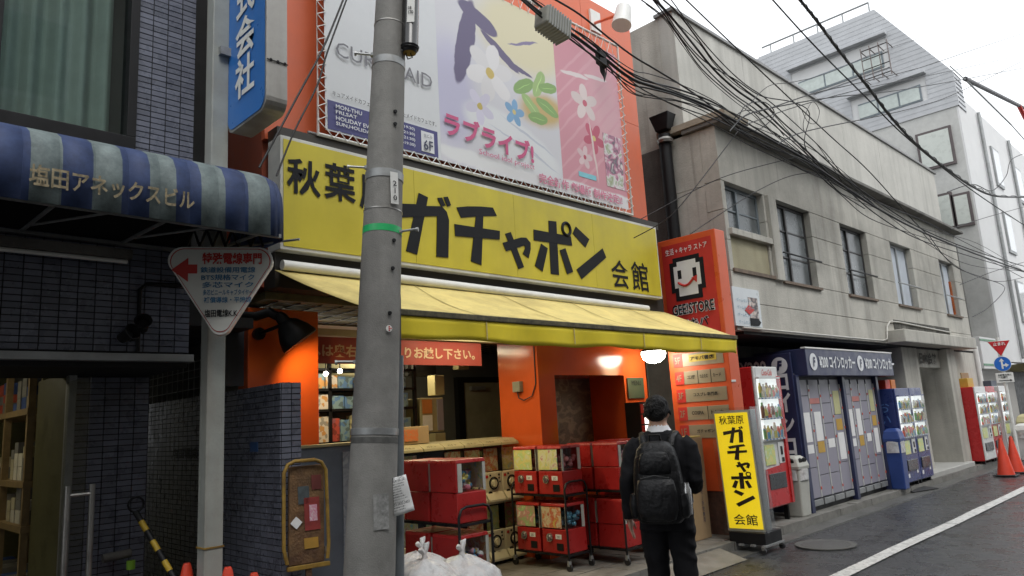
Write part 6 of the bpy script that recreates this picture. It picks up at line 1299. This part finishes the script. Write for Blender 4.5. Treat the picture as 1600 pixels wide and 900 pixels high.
# its ground floor: tiled pier, white balcony with green trim, dark garage, white pipe
MB().box(TX-.6, TX+3.2, wy0+.5, wy0+1.2, 0, 2.4).build('ground_floor_tiles', mat('small_tile_wall', (.30, .285, .26), .6, .15, 14), tt)
MB().box(TX+3.2, TX+12, wy0+.9, wy0+1.2, 0, 2.4).build('garage', M_black, tt); MB().box(TX+3.0, TX+12, wy0-.2, wy0+.6, 2.2, 2.4).build('garage_canopy', M_intc, tt)
MB().box(20.9, 22.5, 4.7, 5.6, 2.2, 3.0).build('white_balcony', M_pwall, tt, bevel=.01)
for z in (2.28, 2.9): MB().box(20.89, 22.51, 4.69, 4.7, z, z+.05).build('green_trim', mat('green_trim', (.08, .22, .12), .5), tt)
MB().cyl((20.65, 4.78, 0), (20.65, 4.78, 2.75), .07, n=14).build('white_pipe', M_white, tt, smooth=50)
MB().box(20.75, 22.4, 5.6, 5.7, 0, 2.2).build('dark_green_shutter', mat('dark_green', (.05, .075, .05), .6), tt)
wb_ = thing('garden_wall', 'low pale wall at the far right behind the sign pole', 'wall', (24, 3.9, 0)); MB().box(22.3, 40, 4.0, 4.2, 0, .75).build('wall_body', M_pwall, wb_, bevel=.01)

# ------------------------------------------------------------------ unseen blocks added behind the camera to shade the lower floors
opb = thing('shading_block', 'added unseen grey-brown block across the street, shading the tiled building', 'building', (-4, -3.6, 0))
MB().box(-30, 4.5, -9, -3.6, 0, 12.5).build('wall', mat('shading_block_render', (.2, .19, .17), .8, .12, 2), opb)
for i in range(7):
    for j in range(3):
        w = MB().box(-14.6+i*2.7, -13.1+i*2.7, -3.6, -3.56, 1.0+j*3.3, 2.6+j*3.3).build('window_frame', M_galv, opb); MB().box(-14.52+i*2.7, -13.18+i*2.7, -3.56, -3.55, 1.08+j*3.3, 2.52+j*3.3).build('pane', M_black, w)

opc = thing('low_shading_block', 'added unseen lower grey block across the street, shading the concrete building', 'building', (14, -3.8, 0))  # second added block, darkens the low walls on the right
MB().box(4.9, 26, -9, -3.8, 0, 7.5).build('wall', mat('shading_block_render_grey', (.24, .24, .23), .8, .12, 2), opc)
for i in range(7):
    for j in range(2):
        w = MB().box(6+i*2.9, 7.6+i*2.9, -3.8, -3.76, 1.0+j*3.3, 2.6+j*3.3).build('window_frame', M_galv, opc); MB().box(6.08+i*2.9, 7.52+i*2.9, -3.76, -3.75, 1.08+j*3.3, 2.52+j*3.3).build('pane', M_black, w)

# ------------------------------------------------------------------ overhead cables
def cable(label, pts, r=.012, Y=4.2, n=6, grp='overhead cables', sub=6, mt=None, cat='cable', name='overhead_cable'):
    P_ = [W(p[0], p[1], Y=(p[2] if len(p) > 2 else Y)) for p in pts]; Q = []
    for i in range(len(P_)-1):          # Catmull-Rom through the points
        p0, p1, p2, p3 = P_[max(0, i-1)], P_[i], P_[i+1], P_[min(len(P_)-1, i+2)]
        for k in range(sub):
            t = k/sub; Q.append(.5*((2*p1)+(p2-p0)*t+(2*p0-5*p1+4*p2-p3)*t*t+(3*p1-p0-3*p2+p3)*t**3))
    Q.append(P_[-1])
    o = MB().tube(Q, r, n).build(name, mt or M_rub, smooth=60)
    return tag(o, label, cat, grp)
main = [(795, -20), (850, 25), (900, 58), (940, 88), (985, 122), (1020, 135), (1060, 148), (1110, 168), (1160, 196), (1210, 222), (1260, 250), (1310, 285), (1370, 325), (1440, 362), (1520, 395), (1600, 424)]
off = lambda pts, dx, dy, w=0, s=0: [(x+dx+w*math.sin(i*1.7+s), y+dy+w*math.cos(i*1.3+s)) for i, (x, y) in enumerate([p[:2] for p in pts])]
cable('thickest black cable of the bundle sagging along the concrete facade', main, .018, 4.2)
cable('upper black cable twisted into the bundle along the concrete facade', off(main, 3, -6, 3, 1), .011, 4.22)
cable('lower black cable looping under the bundle along the facade', off(main, -2, 6, 5, 2), .010, 4.18)
cable('thin black cable hanging loosest below the facade bundle', off(main[4:], -4, 10, 9, 3), .007, 4.17)
cable('black cable running from the splice box down over the pink print', [(860, -5), (905, 22), (950, 58), (990, 88), (1030, 112), (1090, 150), (1160, 205)], .011, 4.35)
c2 = [(1015, -10), (1045, 22), (1080, 65), (1115, 108), (1150, 140), (1185, 165), (1220, 198), (1270, 245), (1310, 285), (1360, 318)]
cable('black cable crossing the pale setback wall from the top edge', c2, .015, 4.3)
cable('second black cable beside it crossing the setback wall', off(c2, 8, -5, 4, 0), .011, 4.32)
cable('third thin cable of the set crossing the setback wall', off(c2, -4, 6, 5, 2), .009, 4.28)
cable('fourth cable drooping below the set on the setback wall', [(1022, -10), (1060, 50), (1100, 95), (1150, 125), (1190, 150), (1240, 160), (1265, 178), (1258, 230), (1300, 275)], .008, 4.3)
cable('long straight cable from the top edge over the concrete roof', [(1062, -10), (1140, 65), (1230, 150), (1300, 215), (1360, 270), (1440, 358), (1470, 374)], .010, 4.25)
random.seed(21)
for k in range(5):
    a_, b_ = (0, 16) if k < 3 else (3, 12)
    cable(('slack wire weaving through the facade bundle, nearest the cornice', 'wire weaving low through the facade bundle, snagged by the windows', 'fine wire riding along the top of the facade bundle', 'short loose wire looping out of the bundle by the pink print', 'short loose wire looping under the bundle over the leftmost window')[k], [main[a_]]+off(main[a_+1:b_-1], random.uniform(-6, 6), (-10, 12, -13, 14, 20)[k], 7, k*1.9)+[main[b_-1]], (.007, .006, .005, .006, .006)[k], 4.19+.012*k)
for k in range(4):
    cable(('wire sagging left of the set crossing the setback wall', 'wire bowed right of the set crossing the setback wall', 'loose kinked wire over the set on the setback wall', 'fine wire lowest in the set crossing the setback wall')[k], off(c2, (-14, 14, 4, -9)[k], (3, -9, -2, 12)[k], (6, 5, 9, 5)[k], k*2.3)[:-1]+[(1375, 328)], (.008, .008, .006, .005)[k], 4.29+.01*k)
cable('knotted loop of wire where the bundles meet over the cornice', [(1150, 195), (1165, 165), (1195, 160), (1210, 178), (1190, 200), (1160, 205), (1148, 185), (1170, 172), (1205, 190), (1225, 212)], .007, 4.22)
cable('small hanging loop of wire on the setback wall', [(1252, 170), (1262, 190), (1275, 192), (1280, 172), (1268, 160), (1255, 200), (1280, 230), (1315, 283)], .005, 4.28)
tw = [(1246, -5), (1275, 31), (1310, 78), (1353, 132), (1392, 183), (1431, 225), (1474, 260), (1517, 290), (1555, 306), (1605, 308)]
cable('thick grey twisted cable falling across the slate building', tw, .024, 3.7, mt=mat('cable_grey', (.06, .06, .058), .6))
# lashing spiral of the twisted cable
P_ = [W(x, y, Y=3.7) for x, y in tw]; Q = []
for i in range(len(P_)-1):
    for k in range(24):
        t = k/24; a = (i*24+k)*.9; Q.append(P_[i].lerp(P_[i+1], t)+Vector((.0, math.cos(a)*.026, math.sin(a)*.026)))
tag(MB().tube(Q, .007, 5).build('lashing_wire', M_rub), 'black lashing wire spiralling round the thick twisted cable', 'wire', 'overhead cables')
cable('cable running just below the twisted one down to the right edge', [(1203, -5), (1275, 74), (1353, 152), (1420, 218), (1517, 296), (1605, 355)], .012, 3.75)
for i, p in enumerate(([(1140, 205), (1165, 180), (1200, 170), (1275, 145), (1340, 130), (1440, 105), (1520, 78), (1605, 50)], [(1150, 190), (1190, 172), (1300, 152), (1390, 143), (1500, 125), (1605, 105)], [(1215, 225), (1260, 205), (1370, 182), (1440, 165), (1500, 143), (1605, 92)], [(1165, 195), (1250, 165), (1360, 136), (1480, 112), (1605, 84)], [(1165, 170), (1200, 135), (1240, 128), (1300, 112), (1420, 65), (1605, 10)])):
    cable('thin cable crossing the sky to the right edge, number %s from the top' % ('four', 'second', 'five', 'three', 'one')[i] if False else ('cable rising right across the slate roof, bowed at its start', 'nearly level cable across the slate roof', 'lowest cable rising right across the tiled side wall', 'straight thin cable between the level and bowed ones', 'faint topmost cable crossing the balcony cage')[i], p, (.009, .009, .009, .007, .005)[i], 4.0)
cable('thin wire from the concrete corner slanting to the pylon top', [(1160, 196, 4.2), (1110, 262, 4.3), (1060, 325, 4.5), (1030, 350, 4.7), (990, 372, 5.0)], .006, 4.4)
cable('thin wire slanting over the leftmost upstairs window', [(1285, 268, 4.2), (1235, 275, 4.3), (1180, 300, 4.4), (1120, 338, 4.5), (1078, 366, 4.6)], .006, 4.5)
cable('thin wire along the top of the leftmost window', [(1250, 244, 4.2), (1150, 270, 4.4), (1090, 295, 4.6), (1002, 342, 5.0)], .006, 4.5)
cable('drop wire curling from bundle to the last boarded window', [(1440, 362), (1475, 400), (1510, 425), (1560, 440), (1605, 432)], .008, 4.3)
cable('drop wire looping low past the right end of the concrete wall', [(1450, 366), (1490, 415), (1540, 435), (1570, 450), (1545, 480), (1520, 495)], .008, 4.3)
cable('right-hand cable looping back over the white street wall', [(1480, 300), (1520, 288), (1550, 298), (1572, 275), (1580, 250), (1605, 238)], .010, 3.8)
cable('straight cable at lower right over the small windows', [(1485, 358), (1540, 340), (1605, 322)], .008, 4.2)
cable('cable at right edge slanting under the last boarded window', [(1500, 445), (1550, 425), (1605, 408)], .008, 4.2)
cable('left cable of the pair falling past the orange panel', [(540, -10), (505, 75), (465, 150), (425, 225), (405, 262)], .007, 4.0, grp='cables left of the pole')
cable('right cable of the pair, kinked, falling to the yellow sign', [(545, -10), (512, 80), (495, 135), (460, 205), (432, 275)], .006, 4.02, grp='cables left of the pole')
# splice box, hanging coil and sleeve
sb = thing('splice_box', 'grey ribbed cable splice box hanging before the banner', 'splice box', tuple(W(865, 40, Y=4.2)))
a_, b_ = W(845, 22, Y=4.2), W(880, 48, Y=4.2); d_ = (b_-a_).normalized(); v_ = Vector((0, 0, 1)); n_ = Vector((0, -1, 0))
v2 = (v_-d_*v_.dot(d_)).normalized(); n2 = d_.cross(v2)
MB().obox(a_-v2*.12-n2*.09, d_*(b_-a_).length*1.05, v2*.2, n2*.18).build('box_body', mat('splice_grey', (.2, .2, .17), .6, .2, 8), sb, bevel=.02)
for i in range(9): MB().obox(a_-v2*.125-n2*.095+d_*(.03+.036*i), d_*.014, v2*.21, n2*.19).build('rib', mat('splice_rib', (.24, .245, .23), .6), sb)
hc = thing('hanging_splice', 'black comb-like cable splice with looped tails before the pink print', 'splice', tuple(W(943, 100, Y=4.2)))
q = W(936, 75, Y=4.2); MB().obox(q, (.09, -.02, -.05), (0, 0, -.15), (0, .06, 0)).build('sleeve_block', M_black, hc, bevel=.006)
for i in range(5): p0 = q+Vector((.012+.018*i, .02, -.15)); MB().tube([p0, p0+Vector((.01, 0, -.1)), q+Vector((.07, .02, -.3-.01*i)), q+Vector((.11, .02, -.25)), q+Vector((.13, .02, -.12)), q+Vector((.19, .02, -.06))], .006, 5).build('tail', M_rub, hc, smooth=60)
cl2 = thing('cable_sleeve', 'long dark cable sleeve on a strut at the upper right corner', 'cable sleeve', tuple(W(1550, 150, Y=3.4)))
MB().cyl(W(1508, 123, Y=3.4), W(1592, 165, Y=3.4), .05, n=12).build('sleeve', mat('sleeve_dark', (.06, .055, .06), .5), cl2, smooth=50); MB().cyl(W(1507, 123, Y=3.4), W(1580, 195, Y=3.42), .02, n=8).build('strut', M_galv, cl2); MB().cyl(W(1592, 165, Y=3.4), W(1602, 185, Y=3.4), .055, n=12).build('red_end', M_redd, cl2)
MB().tube([W(1484, 103, Y=3.4), W(1507, 124, Y=3.4)], .012, 6).build('tie', M_galv, cl2); MB().tube([W(1580, 195, Y=3.42), W(1620, 240, Y=3.42)], .015, 6).build('strut_tail', M_galv, cl2)
MB().cyl(W(1592, 165, Y=3.4), W(1680, 205, Y=3.4), .04, n=12).build('sleeve_tail', M_black, cl2)

bpy.data.scenes.remove(_tsc)
